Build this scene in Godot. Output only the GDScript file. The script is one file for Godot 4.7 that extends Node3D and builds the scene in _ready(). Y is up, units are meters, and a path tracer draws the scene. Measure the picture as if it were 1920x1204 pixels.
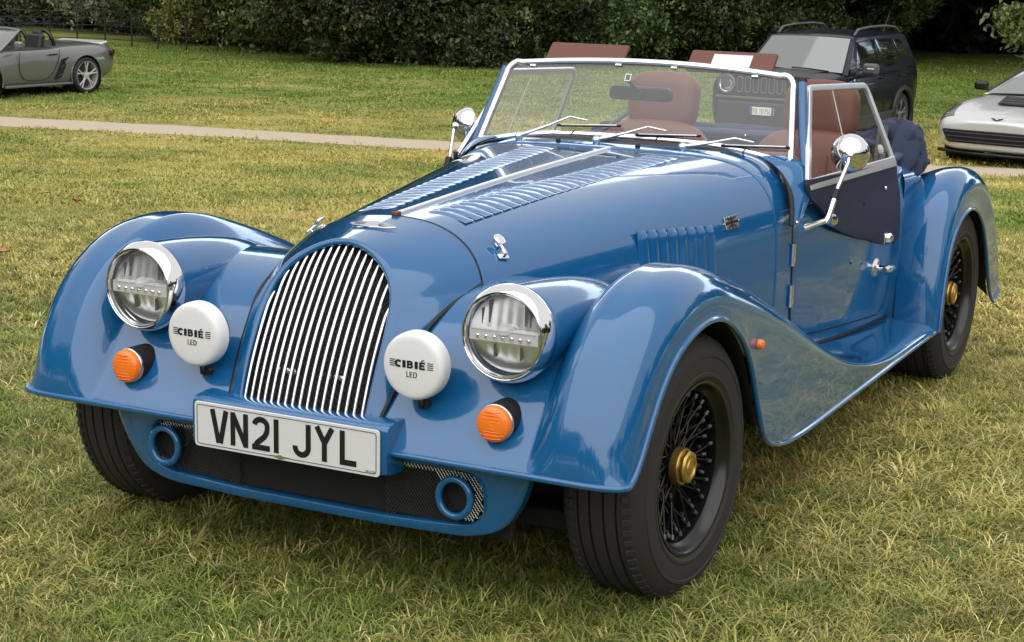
extends Node3D
# ---------------------------------------------------------------- helpers
var rng := RandomNumberGenerator.new()
var M := {}

class Geo:
	var v := PackedVector3Array()
	var n := PackedVector3Array()
	var t := PackedVector2Array()
	var k := PackedInt32Array()
	var c := PackedColorArray()
	func tri(a: int, b: int, d: int) -> void:
		# clockwise when seen from the side the normals point to
		var g := (v[b] - v[a]).cross(v[d] - v[a])
		if g.dot(n[a] + n[b] + n[d]) > 0.0:
			k.append_array([a, d, b])
		else:
			k.append_array([a, b, d])
	func quads(base: int, R: int, C: int, cu: bool, cv: bool) -> void:
		for i in (R if cu else R - 1):
			for j in (C if cv else C - 1):
				var i1 := (i + 1) % R
				var j1 := (j + 1) % C
				var a := base + i * C + j
				var b := base + i * C + j1
				var d := base + i1 * C + j1
				var e := base + i1 * C + j
				tri(a, b, d)
				tri(a, d, e)
	func grid_n(rows: Array, norms: Array, cu := false, cv := false) -> void:
		var base := v.size()
		var R := rows.size()
		var C: int = rows[0].size()
		for i in R:
			for j in C:
				v.append(rows[i][j])
				n.append(norms[i][j])
				t.append(Vector2(float(j) / (C - 1), float(i) / (R - 1)))
		quads(base, R, C, cu, cv)
	func grid(rows: Array, cu := false, cv := false, flip := false) -> void:
		var norms := []
		var R := rows.size()
		var C: int = rows[0].size()
		for i in R:
			var nr := PackedVector3Array()
			for j in C:
				var i0: int = (i - 1 + R) % R if cu else maxi(i - 1, 0)
				var i1: int = (i + 1) % R if cu else mini(i + 1, R - 1)
				var j0: int = (j - 1 + C) % C if cv else maxi(j - 1, 0)
				var j1: int = (j + 1) % C if cv else mini(j + 1, C - 1)
				var du: Vector3 = rows[i1][j] - rows[i0][j]
				var dv: Vector3 = rows[i][j1] - rows[i][j0]
				var x := du.cross(dv)
				if x.length_squared() < 1e-18:
					var ii: int = i1 if i1 != i else i0
					dv = rows[ii][j1] - rows[ii][j0]
					x = du.cross(dv)
				x = x.normalized()
				nr.append(-x if flip else x)
			norms.append(nr)
		grid_n(rows, norms, cu, cv)
	func fan(center: Vector3, ring: PackedVector3Array, nn: Vector3, closed := true) -> void:
		var base := v.size()
		v.append(center); n.append(nn); t.append(Vector2(0.5, 0.5))
		for p in ring:
			v.append(p); n.append(nn); t.append(Vector2(0.5, 0.5))
		for i in (ring.size() if closed else ring.size() - 1):
			tri(base, base + 1 + i, base + 1 + (i + 1) % ring.size())
	# profile of (radius, height along +z of xf); corners sharper than 35 degrees stay sharp
	func lathe(prof: Array, xf: Transform3D, sides := 48, sx := 1.0) -> void:
		var run: Array = [prof[0]]
		for i in range(1, prof.size()):
			run.append(prof[i])
			var cut := i == prof.size() - 1
			if not cut:
				var d0: Vector2 = (prof[i] - prof[i - 1]).normalized()
				var d1: Vector2 = (prof[i + 1] - prof[i]).normalized()
				cut = d0.dot(d1) < 0.82
			if cut:
				_run(run, xf, sides, sx)
				run = [prof[i]]
	func _run(run: Array, xf: Transform3D, sides: int, sx: float) -> void:
		var rows := []
		var norms := []
		for i in run.size():
			var a: Vector2 = run[maxi(i - 1, 0)]
			var b: Vector2 = run[mini(i + 1, run.size() - 1)]
			var d := (b - a).normalized()
			var nn := Vector2(d.y, -d.x)
			var r := PackedVector3Array()
			var m := PackedVector3Array()
			for j in sides:
				var g := TAU * j / sides
				r.append(xf * Vector3(run[i].x * cos(g) * sx, run[i].x * sin(g), run[i].y))
				m.append((xf.basis * Vector3(nn.x * cos(g) * sx, nn.x * sin(g), nn.y)).normalized())
			rows.append(r)
			norms.append(m)
		grid_n(rows, norms, false, true)
	func tube(path: Array, rad, sides := 8, caps := true, closed := false, flat := 1.0, up := Vector3.ZERO) -> void:
		var rows := []
		var norms := []
		var N := path.size()
		var pn := Vector3.ZERO
		for i in N:
			var a: Vector3 = path[(i - 1 + N) % N if closed else maxi(i - 1, 0)]
			var b: Vector3 = path[(i + 1) % N if closed else mini(i + 1, N - 1)]
			var T := (b - a).normalized()
			if up != Vector3.ZERO:
				pn = up
			elif pn == Vector3.ZERO:
				pn = Vector3.UP if absf(T.y) < 0.9 else Vector3.RIGHT
			pn = (pn - T * pn.dot(T)).normalized()
			var bn := T.cross(pn)
			var r: float = rad[i] if rad is Array or rad is PackedFloat32Array else rad
			var rr := PackedVector3Array()
			var m := PackedVector3Array()
			for j in sides:
				var g := TAU * (j + 0.5) / sides
				rr.append(path[i] + (pn * cos(g) * flat + bn * sin(g)) * r)
				m.append((pn * cos(g) / flat + bn * sin(g)).normalized())
			rows.append(rr)
			norms.append(m)
		grid_n(rows, norms, closed, true)
		if caps and not closed:
			fan(path[0], rows[0], (path[0] - path[1]).normalized())
			fan(path[N - 1], rows[N - 1], (path[N - 1] - path[N - 2]).normalized())
	# box with rounded edges, axes of basis b
	func box(ctr: Vector3, size: Vector3, r := 0.002, b := Basis(), seg := 2) -> void:
		r = minf(r, 0.499 * minf(size.x, minf(size.y, size.z)))
		var h := size * 0.5
		var core := h - Vector3(r, r, r)
		for ax in 3:
			var u := (ax + 1) % 3
			var w := (ax + 2) % 3
			for s in [-1.0, 1.0]:
				var rows := []
				var norms := []
				for i in 2 * seg + 2:
					var row := PackedVector3Array()
					var nr := PackedVector3Array()
					for j in 2 * seg + 2:
						var d := Vector3.ZERO
						var o := Vector3.ZERO
						var gi := (PI / 4) * (float(i) / seg - 1.0) if i <= seg else (PI / 4) * (float(i - seg - 1) / seg)
						var gj := (PI / 4) * (float(j) / seg - 1.0) if j <= seg else (PI / 4) * (float(j - seg - 1) / seg)
						d[ax] = s
						d[u] = tan(gi)
						d[w] = tan(gj)
						d = d.normalized()
						o[ax] = s * core[ax]
						o[u] = (-core[u] if i <= seg else core[u])
						o[w] = (-core[w] if j <= seg else core[w])
						row.append(ctr + b * (o + d * r))
						nr.append(b * d)
					rows.append(row)
					norms.append(nr)
				grid_n(rows, norms)
	# flat polygon (2D, any winding) pushed along +z of xf, with a chamfer
	func plate(poly: PackedVector2Array, xf: Transform3D, depth: float, bev := 0.0) -> void:
		if Geometry2D.is_polygon_clockwise(poly):
			poly.reverse()
		var front := poly
		if bev > 0.0:
			var off := Geometry2D.offset_polygon(poly, -bev, Geometry2D.JOIN_MITER)
			if off.size() == 1 and off[0].size() == poly.size():
				# keep the same start
				var best := 0
				for i in off[0].size():
					if off[0][i].distance_squared_to(poly[0]) < off[0][best].distance_squared_to(poly[0]):
						best = i
				front = PackedVector2Array()
				for i in off[0].size():
					front.append(off[0][(best + i) % off[0].size()])
				if Geometry2D.is_polygon_clockwise(front):
					front = poly
			else:
				bev = 0.0
		var zb := xf.basis.z.normalized()
		for s in 2:
			var P: PackedVector2Array = front if s == 1 else poly
			var ix := Geometry2D.triangulate_polygon(P)
			var base := v.size()
			for p in P:
				v.append(xf * Vector3(p.x, p.y, depth if s == 1 else 0.0))
				n.append(zb if s == 1 else -zb)
				t.append(p)
			for i in range(0, ix.size(), 3):
				tri(base + ix[i], base + ix[i + 1], base + ix[i + 2])
		var N := poly.size()
		for i in N:
			var j := (i + 1) % N
			var e := (poly[j] - poly[i]).normalized()
			var nn := (xf.basis * Vector3(e.y, -e.x, 0)).normalized()
			var a := xf * Vector3(poly[i].x, poly[i].y, 0)
			var b := xf * Vector3(poly[j].x, poly[j].y, 0)
			var a2 := xf * Vector3(poly[i].x, poly[i].y, depth - bev)
			var b2 := xf * Vector3(poly[j].x, poly[j].y, depth - bev)
			grid_n([PackedVector3Array([a, b]), PackedVector3Array([a2, b2])], [PackedVector3Array([nn, nn]), PackedVector3Array([nn, nn])])
			if bev > 0.0:
				var a3 := xf * Vector3(front[i].x, front[i].y, depth)
				var b3 := xf * Vector3(front[j].x, front[j].y, depth)
				var n2 := (nn + zb).normalized()
				grid_n([PackedVector3Array([a2, b2]), PackedVector3Array([a3, b3])], [PackedVector3Array([n2, n2]), PackedVector3Array([n2, n2])])
	# section of (across, along normal) swept along a path that lies round the direction nn
	func sweep(path: Array, nn: Vector3, prof: Array, closed := true) -> void:
		var rows := []
		var N := path.size()
		for i in N:
			var a: Vector3 = path[(i - 1 + N) % N if closed else maxi(i - 1, 0)]
			var b: Vector3 = path[(i + 1) % N if closed else mini(i + 1, N - 1)]
			var p: Vector3 = path[i]
			var t0 := (p - a).normalized()
			var t1 := (b - p).normalized()
			if a == p:
				t0 = t1
			if b == p:
				t1 = t0
			var T := (t0 + t1).normalized()
			var bn := T.cross(nn).normalized()
			var mit := 1.0 / maxf(0.4, T.dot(t1))
			var row := PackedVector3Array()
			for q in prof:
				row.append(p + bn * q.x * mit + nn * q.y)
			rows.append(row)
		grid(rows, closed, true)
	func mesh() -> ArrayMesh:
		var a := []
		a.resize(Mesh.ARRAY_MAX)
		a[Mesh.ARRAY_VERTEX] = v
		a[Mesh.ARRAY_NORMAL] = n
		a[Mesh.ARRAY_TEX_UV] = t
		if c.size() == v.size():
			a[Mesh.ARRAY_COLOR] = c
		a[Mesh.ARRAY_INDEX] = k
		var m := ArrayMesh.new()
		m.add_surface_from_arrays(Mesh.PRIMITIVE_TRIANGLES, a)
		return m

func at(p: Vector3, zdir := Vector3.BACK, up := Vector3.UP) -> Transform3D:
	var z := zdir.normalized()
	var x := up.cross(z)
	if x.length() < 1e-4:
		x = Vector3.RIGHT.cross(z)
	x = x.normalized()
	return Transform3D(Basis(x, z.cross(x), z), p)

func obj(called: String, g, m: Material, parent: Node) -> MeshInstance3D:
	var o := MeshInstance3D.new()
	o.name = called
	o.mesh = g.mesh() if g is Geo else g
	o.material_override = m
	parent.add_child(o, true)
	return o

var taken := {}
func numbered(called: String) -> String:
	taken[called] = taken.get(called, -1) + 1
	return called if taken[called] == 0 else "%s_%03d" % [called, taken[called]]

func tag(o: Node, label := "", category := "", group := "", kind := "") -> void:
	if label: o.set_meta("label", label)
	if category: o.set_meta("category", category)
	if group: o.set_meta("group", group)
	if kind: o.set_meta("kind", kind)

func thing(called: String, label: String, category: String, pos := Vector3.ZERO, turn := 0.0, group := "") -> Node3D:
	var o := Node3D.new()
	o.name = numbered(called)
	add_child(o, true)
	o.position = pos
	o.rotation.y = turn
	tag(o, label, category, group)
	return o

func lin(r: float, g: float, b: float, a := 1.0) -> Color:
	var q := Color(r, g, b).linear_to_srgb()
	q.a = a
	return q

func mat(called: String, col: Color, rough := 0.5, metal := 0.0) -> StandardMaterial3D:
	var m := StandardMaterial3D.new()
	m.resource_name = called
	m.albedo_color = col
	m.roughness = rough
	m.metallic = metal
	m.cull_mode = BaseMaterial3D.CULL_DISABLED
	M[called] = m
	return m

func noise_tex(seed_: int, freq: float, ramp: Array, size := 512, octaves := 4) -> NoiseTexture2D:
	var f := FastNoiseLite.new()
	f.seed = seed_
	f.frequency = freq
	f.fractal_octaves = octaves
	f.noise_type = FastNoiseLite.TYPE_SIMPLEX_SMOOTH
	var t := NoiseTexture2D.new()
	t.width = size
	t.height = size
	t.seamless = true
	t.noise = f
	if ramp.size():
		var g := Gradient.new()
		g.offsets = PackedFloat32Array()
		var offs := PackedFloat32Array()
		var cols := PackedColorArray()
		for r in ramp:
			offs.append(r[0])
			cols.append(r[1])
		g.offsets = offs
		g.colors = cols
		t.color_ramp = g
	return t

# uniform cubic B-spline through the ends, u in 0..1
func bs(P: Array, u: float):
	var N := P.size()
	var x := clampf(u, 0.0, 1.0) * (N - 1)
	var i := mini(int(x), N - 2)
	var f := x - i
	var p1 = P[i]
	var p2 = P[i + 1]
	var p0 = P[i - 1] if i > 0 else p1 * 2.0 - p2
	var p3 = P[i + 2] if i + 2 < N else p2 * 2.0 - p1
	var f2 := f * f
	var f3 := f2 * f
	return (p0 * (1 - 3 * f + 3 * f2 - f3) + p1 * (4 - 6 * f2 + 3 * f3) + p2 * (1 + 3 * f + 3 * f2 - 3 * f3) + p3 * f3) / 6.0

# interpolating Catmull-Rom
func cr(P: Array, u: float):
	var N := P.size()
	var x := clampf(u, 0.0, 1.0) * (N - 1)
	var i := mini(int(x), N - 2)
	var f := x - i
	var p1 = P[i]
	var p2 = P[i + 1]
	var p0 = P[i - 1] if i > 0 else p1 * 2.0 - p2
	var p3 = P[i + 2] if i + 2 < N else p2 * 2.0 - p1
	return (p1 * 2.0 + (p2 - p0) * f + (p0 * 2.0 - p1 * 5.0 + p2 * 4.0 - p3) * f * f + (p1 * 3.0 - p0 - p2 * 3.0 + p3) * f * f * f) * 0.5

func curve(P: Array, N: int, smooth := true) -> Array:
	var r := []
	for i in N:
		r.append(bs(P, float(i) / (N - 1)) if smooth else cr(P, float(i) / (N - 1)))
	return r

# piecewise linear table lookup of [[x, y], ...] with x rising
func lut(T: Array, x: float) -> float:
	if x <= T[0][0]:
		return T[0][1]
	for i in range(1, T.size()):
		if x <= T[i][0]:
			return lerpf(T[i - 1][1], T[i][1], (x - T[i - 1][0]) / (T[i][0] - T[i - 1][0]))
	return T[-1][1]

func mir(a: Array, s: float) -> Array:
	var r := []
	for p in a:
		r.append(Vector3(p.x * s, p.y, p.z))
	return r

func round_poly(pts: Array, rad: float, seg := 5) -> PackedVector2Array:
	var r := PackedVector2Array()
	var N := pts.size()
	for i in N:
		var p: Vector2 = pts[i]
		var a: Vector2 = pts[(i - 1 + N) % N]
		var b: Vector2 = pts[(i + 1) % N]
		var da := (a - p).normalized()
		var db := (b - p).normalized()
		var q := minf(rad, 0.45 * minf(p.distance_to(a), p.distance_to(b)))
		for j in seg + 1:
			var f := float(j) / seg
			r.append((p + da * q) * (1 - f) * (1 - f) + p * 2.0 * f * (1 - f) + (p + db * q) * f * f)
	return r

func rect_prof(w: float, h: float, r: float) -> Array:
	var a := []
	for p in round_poly([Vector2(-w / 2, -h / 2), Vector2(w / 2, -h / 2), Vector2(w / 2, h / 2), Vector2(-w / 2, h / 2)], r, 2):
		a.append(p)
	return a
func materials() -> void:
	font_bold = SystemFont.new()
	font_bold.font_names = PackedStringArray(["Droid Sans"])
	font_bold.font_weight = 700
	font_plain = SystemFont.new()
	font_plain.font_names = PackedStringArray(["Droid Sans"])
	var m: StandardMaterial3D
	m = mat("paint", lin(.008, .106, .282), .13)
	m.metallic_specular = .42
	m.clearcoat_enabled = true
	m.clearcoat = 1.0
	m.clearcoat_roughness = .03
	mat("chrome", Color(.93, .93, .94), .06, 1.0)
	mat("bright", Color(.96, .96, .97), .22, 1.0)
	mat("rust", lin(.16, .055, .02), .7)
	mat("strip", lin(.86, .86, .87), .3, .45)
	mat("mirror", Color(.9, .9, .92), .02, 1.0)
	mat("silver", Color(.85, .85, .86), .25, 1.0)
	mat("alloy", Color(.86, .87, .88), .35, .8)
	mat("reflector", Color(.93, .94, .95), .28, 1.0)
	mat("brass", lin(.56, .37, .11), .36, .9)
	mat("dark_metal", lin(.06, .06, .065), .45, .6)
	mat("nipple", lin(.13, .135, .14), .35, .4)
	mat("rubber", lin(.006, .006, .007), .55)
	mat("brown_rubber", lin(.030, .017, .014), .45)
	mat("tyre", lin(.024, .022, .0235), .72)
	mat("black_matt", lin(.008, .008, .009), .8)
	mat("black_satin", lin(.015, .015, .017), .45)
	mat("carpet", lin(.02, .022, .028), .9)
	m = mat("black_gloss", lin(.006, .006, .007), .25)
	mat("plate_white", lin(.72, .73, .75), .35)
	mat("cover_white", lin(.80, .81, .83), .38)
	mat("lamp_plastic", lin(.60, .60, .62), .3)
	mat("ink", lin(.008, .007, .008), .5)
	m = mat("amber", lin(1.0, .20, .004), .12)
	m.clearcoat_enabled = true
	m = mat("clear_glass", Color(.97, .98, 1, .06), .02)
	m.transparency = BaseMaterial3D.TRANSPARENCY_ALPHA
	m = mat("glass", Color(.80, .83, .86, .10), .02)
	m.transparency = BaseMaterial3D.TRANSPARENCY_ALPHA
	m = mat("glass_side", Color(.85, .85, .85, .03), .03)
	m.metallic_specular = .3
	m.transparency = BaseMaterial3D.TRANSPARENCY_ALPHA
	m = mat("clear_plastic", Color(.9, .9, .9, .5), .1)
	m.transparency = BaseMaterial3D.TRANSPARENCY_ALPHA
	m = mat("leather", lin(.135, .044, .026), .5)
	mat("navy", lin(.016, .02, .055), .75)
	mat("navy_cloth", lin(.012, .022, .06), .85)
	mat("hood_rim", lin(.02, .04, .09), .6)

func _ready() -> void:
	rng.seed = 7
	# camera
	var cam := Camera3D.new()
	cam.name = "camera"
	cam.fov = 20.526
	cam.near = .1
	cam.far = 400
	cam.transform = Transform3D(Basis(Vector3(.88656509, .01994374, -.46217376), Vector3(-.11318957, .9780546, -.1749209), Vector3(.44854259, .20739201, .86936649)).orthonormalized(), Vector3(2.2183461, 1.48667416, 3.70258833))
	add_child(cam)
	cam.current = true
	# sky
	var env := Environment.new()
	env.background_mode = Environment.BG_SKY
	env.background_energy_multiplier = 1.15
	env.tonemap_mode = Environment.TONE_MAPPER_LINEAR
	env.tonemap_exposure = 2.75
	env.sdfgi_enabled = true
	env.ssao_enabled = true
	env.ssil_enabled = true
	var sm := ProceduralSkyMaterial.new()
	sm.sky_top_color = lin(.80, .95, 1.18)
	sm.sky_horizon_color = lin(.66, .74, .86)
	sm.sky_curve = .2
	sm.ground_bottom_color = lin(.1, .11, .06)
	sm.ground_horizon_color = lin(.3, .3, .25)
	sm.sun_angle_max = 1.0
	var sky := Sky.new()
	sky.sky_material = sm
	env.sky = sky
	var we := WorldEnvironment.new()
	we.name = "world_environment"
	we.environment = env
	add_child(we)
	# soft sun behind thin cloud
	var sun := DirectionalLight3D.new()
	sun.name = "sun"
	sun.light_energy = .28
	sun.light_color = Color(1, .99, .98)
	sun.light_angular_distance = 100
	sun.shadow_enabled = true
	sun.rotation_degrees = Vector3(-58, 20, 0)
	add_child(sun)
	materials()
	world()
	parked_cars()
	roadster()
# ---------------------------------------------------------------- the blue roadster (origin on the ground under its front axle, nose towards +z)
const WA := [[.478, .385], [.472, .397], [.424, .45], [.350, .55], [.288, .627], [.205, .683], [.105, .712], [0.0, .715], [-.12, .695], [-.25, .652], [-.38, .60], [-.52, .535], [-.66, .47], [-.82, .39], [-1.0, .335], [-1.18, .315], [-1.41, .296], [-1.66, .282], [-2.0, .274], [-2.2, .272]]
const WC := [[.478, .385], [.480, .397], [.466, .49], [.402, .61], [.335, .684], [.25, .740], [.15, .776], [.03, .787], [-.08, .773], [-.20, .738], [-.34, .692], [-.50, .630], [-.63, .574], [-.80, .497], [-.99, .412], [-1.20, .330], [-1.42, .284], [-1.67, .266], [-2.0, .258], [-2.2, .256]]
const WL := [[.448, .385], [.425, .388], [.385, .422], [.330, .512], [.275, .583], [.20, .640], [.10, .668], [.0, .672], [-.09, .648], [-.175, .598], [-.245, .530], [-.30, .43], [-.345, .34], [-.40, .265], [-.62, .229], [-.95, .228], [-1.3, .229], [-1.66, .231], [-2.0, .229], [-2.2, .226]]

func vv(T: Array) -> Array:
	var r := []
	for p in T:
		r.append(Vector2(p[0], p[1]))
	return r

func front_wing(s: float, root: Node) -> void:
	var A := vv(WA)
	var C := vv(WC)
	var L := vv(WL)
	var NU := 170
	var rows := []
	var lip := []
	var low := []
	for i in NU + 1:
		var u := float(i) / NU
		u = u * u * (1.0 - u) * 0.9 + u * (1.0 - u * (1.0 - u) * 0.9)
		var a: Vector2 = bs(A, u)
		var c: Vector2 = bs(C, u)
		var l: Vector2 = bs(L, u)
		var xi := lut([[-2.3, .60], [-1.2, .50], [-.6, .40], [-.3, .34], [0.0, .27], [.1, .255], [.2, .235], [.3, .215], [.45, .18]], a.x)
		var xo := lut([[-2.3, .795], [-1.6, .81], [-.8, .823], [.2, .823], [.5, .812]], c.x)
		var board := smoothstep(-.75, -1.35, c.x)
		var xv := lerpf(.592, .60, board)
		var xc := lerpf(.672, .755, board)
		var row := PackedVector3Array()
		for j in 10:
			var x := lerpf(xi, xv - .018, j / 10.0)
			row.append(Vector3(x * s, a.y, a.x))
		for j in 22:
			var x := lerpf(xv - .018, xc, j / 21.0)
			var q := clampf((xc - x) / (xc - xv), 0.0, 2.0)
			var f := 1.0 - pow(q, 2.0)
			# soft valley
			f = 0.5 * (f + sqrt(f * f + 0.006))
			f = minf(f, 1.0) if q > 0.12 else lerpf(1.0, f, clampf(q / 0.12, 0, 1))
			f = clampf(f, 0.0, 1.0)
			var p := a.lerp(c, f)
			row.append(Vector3(x * s, p.y, p.x))
		var dl := l - c
		var D := dl.length()
		var dd := minf(D, lerpf(.085, .03, board))
		var dn := dl / maxf(D, 1e-5)
		for j in range(1, 5):
			row.append(Vector3(lerpf(xc, maxf(xc, .718), j / 4.0) * s, c.y, c.x))
		for j in range(1, 13):
			var g := PI / 2 * j / 12.0
			var p := c + dn * dd * (1.0 - cos(g))
			row.append(Vector3(lerpf(maxf(xc, .718), xo, sin(g)) * s, p.y, p.x))
		for j in range(1, 9):
			var f := j / 8.0
			var p := c + dn * lerpf(dd, D, f)
			var fl := xo + .004 * f * f - lerpf(0.0, .008, board) * f
			row.append(Vector3(fl * s, p.y, p.x))
		lip.append(row[row.size() - 1])
		rows.append(row)
		if i == 0:
			for p in row:
				low.append(p)
	var g := Geo.new()
	g.grid(rows, false, false, s > 0)
	# rolled lips
	var roll := []
	for p in low.slice(0, low.size() - 4):
		roll.append(p)
	for p in lip:
		roll.append(p)
	# smooth the roll so that the corner is round
	for it in 3:
		var q := roll.duplicate()
		for i in range(1, roll.size() - 1):
			q[i] = (roll[i - 1] + roll[i] * 2.0 + roll[i + 1]) / 4.0
		roll = q
	g.tube(roll, 0.0075, 8)
	var w := obj("front_wing", g, M.paint, root)
	# inner liner of the wheel arch
	var gl := Geo.new()
	var lr := []
	for i in 40:
		var u := .02 + .62 * i / 39.0
		var l: Vector2 = bs(L, u)
		var c: Vector2 = bs(A, u)
		var cc: Vector2 = bs(C, u)
		var m := l.lerp(cc, .3)
		var in_: Vector2 = c + (Vector2(-.02, .25) - c).normalized() * .03
		lr.append(PackedVector3Array([Vector3(.812 * s, l.y, l.x), Vector3(.79 * s, l.y + .004, l.x), Vector3(.70 * s, m.y, m.x), Vector3(.55 * s, in_.y, in_.x), Vector3(.45 * s, in_.y, in_.x), Vector3(.44 * s, .25, clampf(in_.x, -.3, .3))]))
	gl.grid(lr)
	obj("arch_liner", gl, M.black_matt, w)
	# amber side repeater
	var gr := Geo.new()
	gr.lathe([Vector2(.0125, 0), Vector2(.0125, .006), Vector2(.011, .012), Vector2(.006, .016), Vector2(0, .017)], at(Vector3(.825 * s, .552, -.302), Vector3(s, 0, 0)), 20)
	obj("side_repeater", gr, M.amber, w)

const SH := [[0, .838, .033], [.07, .835, .034], [.13, .824, .038], [.19, .801, .05], [.235, .772, .07], [.265, .740, .09], [.283, .705, .105], [.298, .62, .112], [.308, .50, .115], [.31, .38, .115]]
const RE := [[0, .886, -1.22], [.14, .887, -1.22], [.275, .886, -1.215], [.38, .879, -1.21], [.455, .857, -1.205], [.508, .815, -1.2], [.541, .755, -1.2], [.556, .66, -1.2], [.556, .53, -1.2], [.55, .33, -1.2]]
const BEAD := [[.272, .692, .15], [.261, .675, .205], [.25, .65, .26], [.238, .623, .295], [.226, .55, .36], [.206, .445, .432]]

func v3(T: Array) -> Array:
	var r := []
	for p in T:
		r.append(Vector3(p[0], p[1], p[2]))
	return r

# point of the bonnet: a = 0 centre .. 1 side bottom, w = 0 nose .. 1 scuttle
func bonnet_at(a: float, w: float) -> Vector3:
	var p: Vector3 = (bs(v3(SH), a) as Vector3).lerp(bs(v3(RE), a), w)
	var top := 1.0 - smoothstep(0.15, 0.6, a)
	p.y += .006 * sin(PI * w) * top
	return p

func bonnet_frame(a: float, w: float, s: float) -> Transform3D:
	var e := .004
	var p := bonnet_at(a, w)
	var du := bonnet_at(a + e, w) - bonnet_at(a - e, w)
	var dw := bonnet_at(a, w + e) - bonnet_at(a, w - e)
	var n := dw.cross(du).normalized()
	if n.dot(Vector3(p.x, .35, 0)) < 0:
		n = -n
	p.x *= s
	n.x *= s
	du.x *= s
	var z := n
	var y := du.normalized()
	return Transform3D(Basis(y.cross(z), y, z), p)

func grille_z(y: float, x: float) -> float:
	var w := (y - .44) / .36
	return .455 - .205 * w + .095 * w * (1.0 - w) - .5 * x * x

const GH := [[.43, .168], [.46, .172], [.52, .174], [.58, .174], [.62, .173], [.65, .170], [.68, .165], [.705, .157], [.73, .142], [.75, .123], [.77, .095], [.785, .066], [.795, .034], [.799, 0.0]]

func bodywork(root: Node) -> void:
	# bonnet
	for s in [-1.0, 1.0]:
		var rows := []
		for i in 61:
			var row := PackedVector3Array()
			for j in 61:
				var a := float(j) / 60
				var p := bonnet_at(a, lerpf(.003, 1.0, i / 60.0))
				row.append(Vector3(p.x * s, p.y, p.z))
			rows.append(row)
		var g := Geo.new()
		g.grid(rows, false, false, s > 0)
		# turned-in front edge
		var e0 := PackedVector3Array()
		var e1 := PackedVector3Array()
		for p in rows[0]:
			e0.append(p)
			e1.append(Vector3(p.x * .965, p.y - .02, p.z - .004))
		g.grid([e0, e1])
		var bonnet := obj("bonnet", g, M.paint, root)
		var seam := Geo.new()
		var sp := []
		for j in 50:
			var p := bonnet_at(j / 49.0 * .72, 0.0)
			sp.append(Vector3(p.x * s * .995, p.y - .003, p.z + .001))
		seam.tube(sp, .0035, 6)
		obj("bonnet_seam", seam, M.rubber, bonnet)
		# louvres: raised scoops, open to the rear
		var lg := Geo.new()
		var lrows := []
		for i in 9:
			var fy := i / 8.0
			var row := PackedVector3Array()
			for j in 13:
				var fx := j / 12.0 * 2.0 - 1.0
				var wdt := 1.0 - pow(absf(fx), 3.5)
				var h: float = .0036 * wdt * [0.0, .2, .5, .78, .95, 1.0, .92, .55, 0.0][i]
				row.append(Vector3(fx * .058, lerpf(-.019, .019, fy) - .006 * fx * fx, h - .0006))
			lrows.append(row)
		lg.grid(lrows, false, false, true)
		var lm := lg.mesh()
		for i in 26:
			var f := bonnet_frame(.165 + .004 * i / 25.0, lerpf(.075, .93, i / 25.0), s)
			# louvre across the bonnet, its open side to the rear
			var zax := f.basis.z
			var xax := f.basis.y
			var o := obj("louvre", lm, M.paint, bonnet)
			o.transform = Transform3D(Basis(xax, zax.cross(xax), zax), f.origin)
			if o.transform.basis.y.z > 0:
				o.transform.basis = Basis(-xax, zax.cross(-xax), zax)
		# upright side louvres
		var sg := Geo.new()
		var srows := []
		for i in 9:
			var row := PackedVector3Array()
			for j in 15:
				var fx := j / 14.0 * 2.0 - 1.0
				var wdt := pow(maxf(0.0, 1.0 - pow(absf(fx), 8.0)), .5)
				var h: float = .0115 * wdt * [0.0, .35, .6, .78, .9, .97, 1.0, .95, 0.0][i]
				row.append(Vector3(fx * .09, lerpf(-.0205, .0205, i / 8.0), h - .0006))
			srows.append(row)
		sg.grid(srows, false, false, true)
		var sm := sg.mesh()
		for i in 8:
			var z := lerpf(-.535, -.845, i / 7.0)
			var y := lerpf(.672, .652, i / 7.0)
			var f := side_frame(y, z, s)
			var o := obj("side_louvre", sm, M.paint, bonnet)
			var zax := f.basis.z
			var xax := f.basis.y
			o.transform = Transform3D(Basis(xax, zax.cross(xax), zax), f.origin)
			if o.transform.basis.y.z > 0:
				o.transform.basis = Basis(-xax, zax.cross(-xax), zax)
		# bonnet catch
		bonnet_catch(s, bonnet)
	# bright strip down the middle
	var g := Geo.new()
	var sr := []
	for i in 41:
		var w := i / 40.0
		var p := bonnet_at(0.0, w)
		var row := PackedVector3Array()
		for q in [[-.0056, -.003], [-.0054, .002], [-.0042, .005], [-.0022, .0066], [0.0, .0072], [.0022, .0066], [.0042, .005], [.0054, .002], [.0056, -.003]]:
			row.append(Vector3(q[0], p.y + q[1] + .001, p.z))
		sr.append(row)
	g.grid(sr)
	var strip := obj("bonnet_strip", g, M.strip, root)
	g = Geo.new()
	g.box(Vector3(0, .8415, .030), Vector3(.018, .010, .022), .003)
	obj("strip_end", g, M.rust, strip)
	# cowl round the grille
	cowl(root)
	grille(root)
	# apron beading
	for s in [-1.0, 1.0]:
		var gb := Geo.new()
		var bp := mir(curve([Vector3(.283, .706, .105)] + v3(BEAD), 40), s)
		gb.tube(bp, .006, 8)
		obj("wing_beading", gb, M.rubber, root)

# place on the flank of the bonnet at a given height and station
func side_frame(y: float, z: float, s: float) -> Transform3D:
	var a := .62
	var w := .5
	for it in 14:
		var p := bonnet_at(a, w)
		w += (p.z - z) / 1.3
		a += (p.y - y) / .9
		w = clampf(w, 0, 1)
		a = clampf(a, .45, .98)
	return bonnet_frame(a, w, s)

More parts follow.
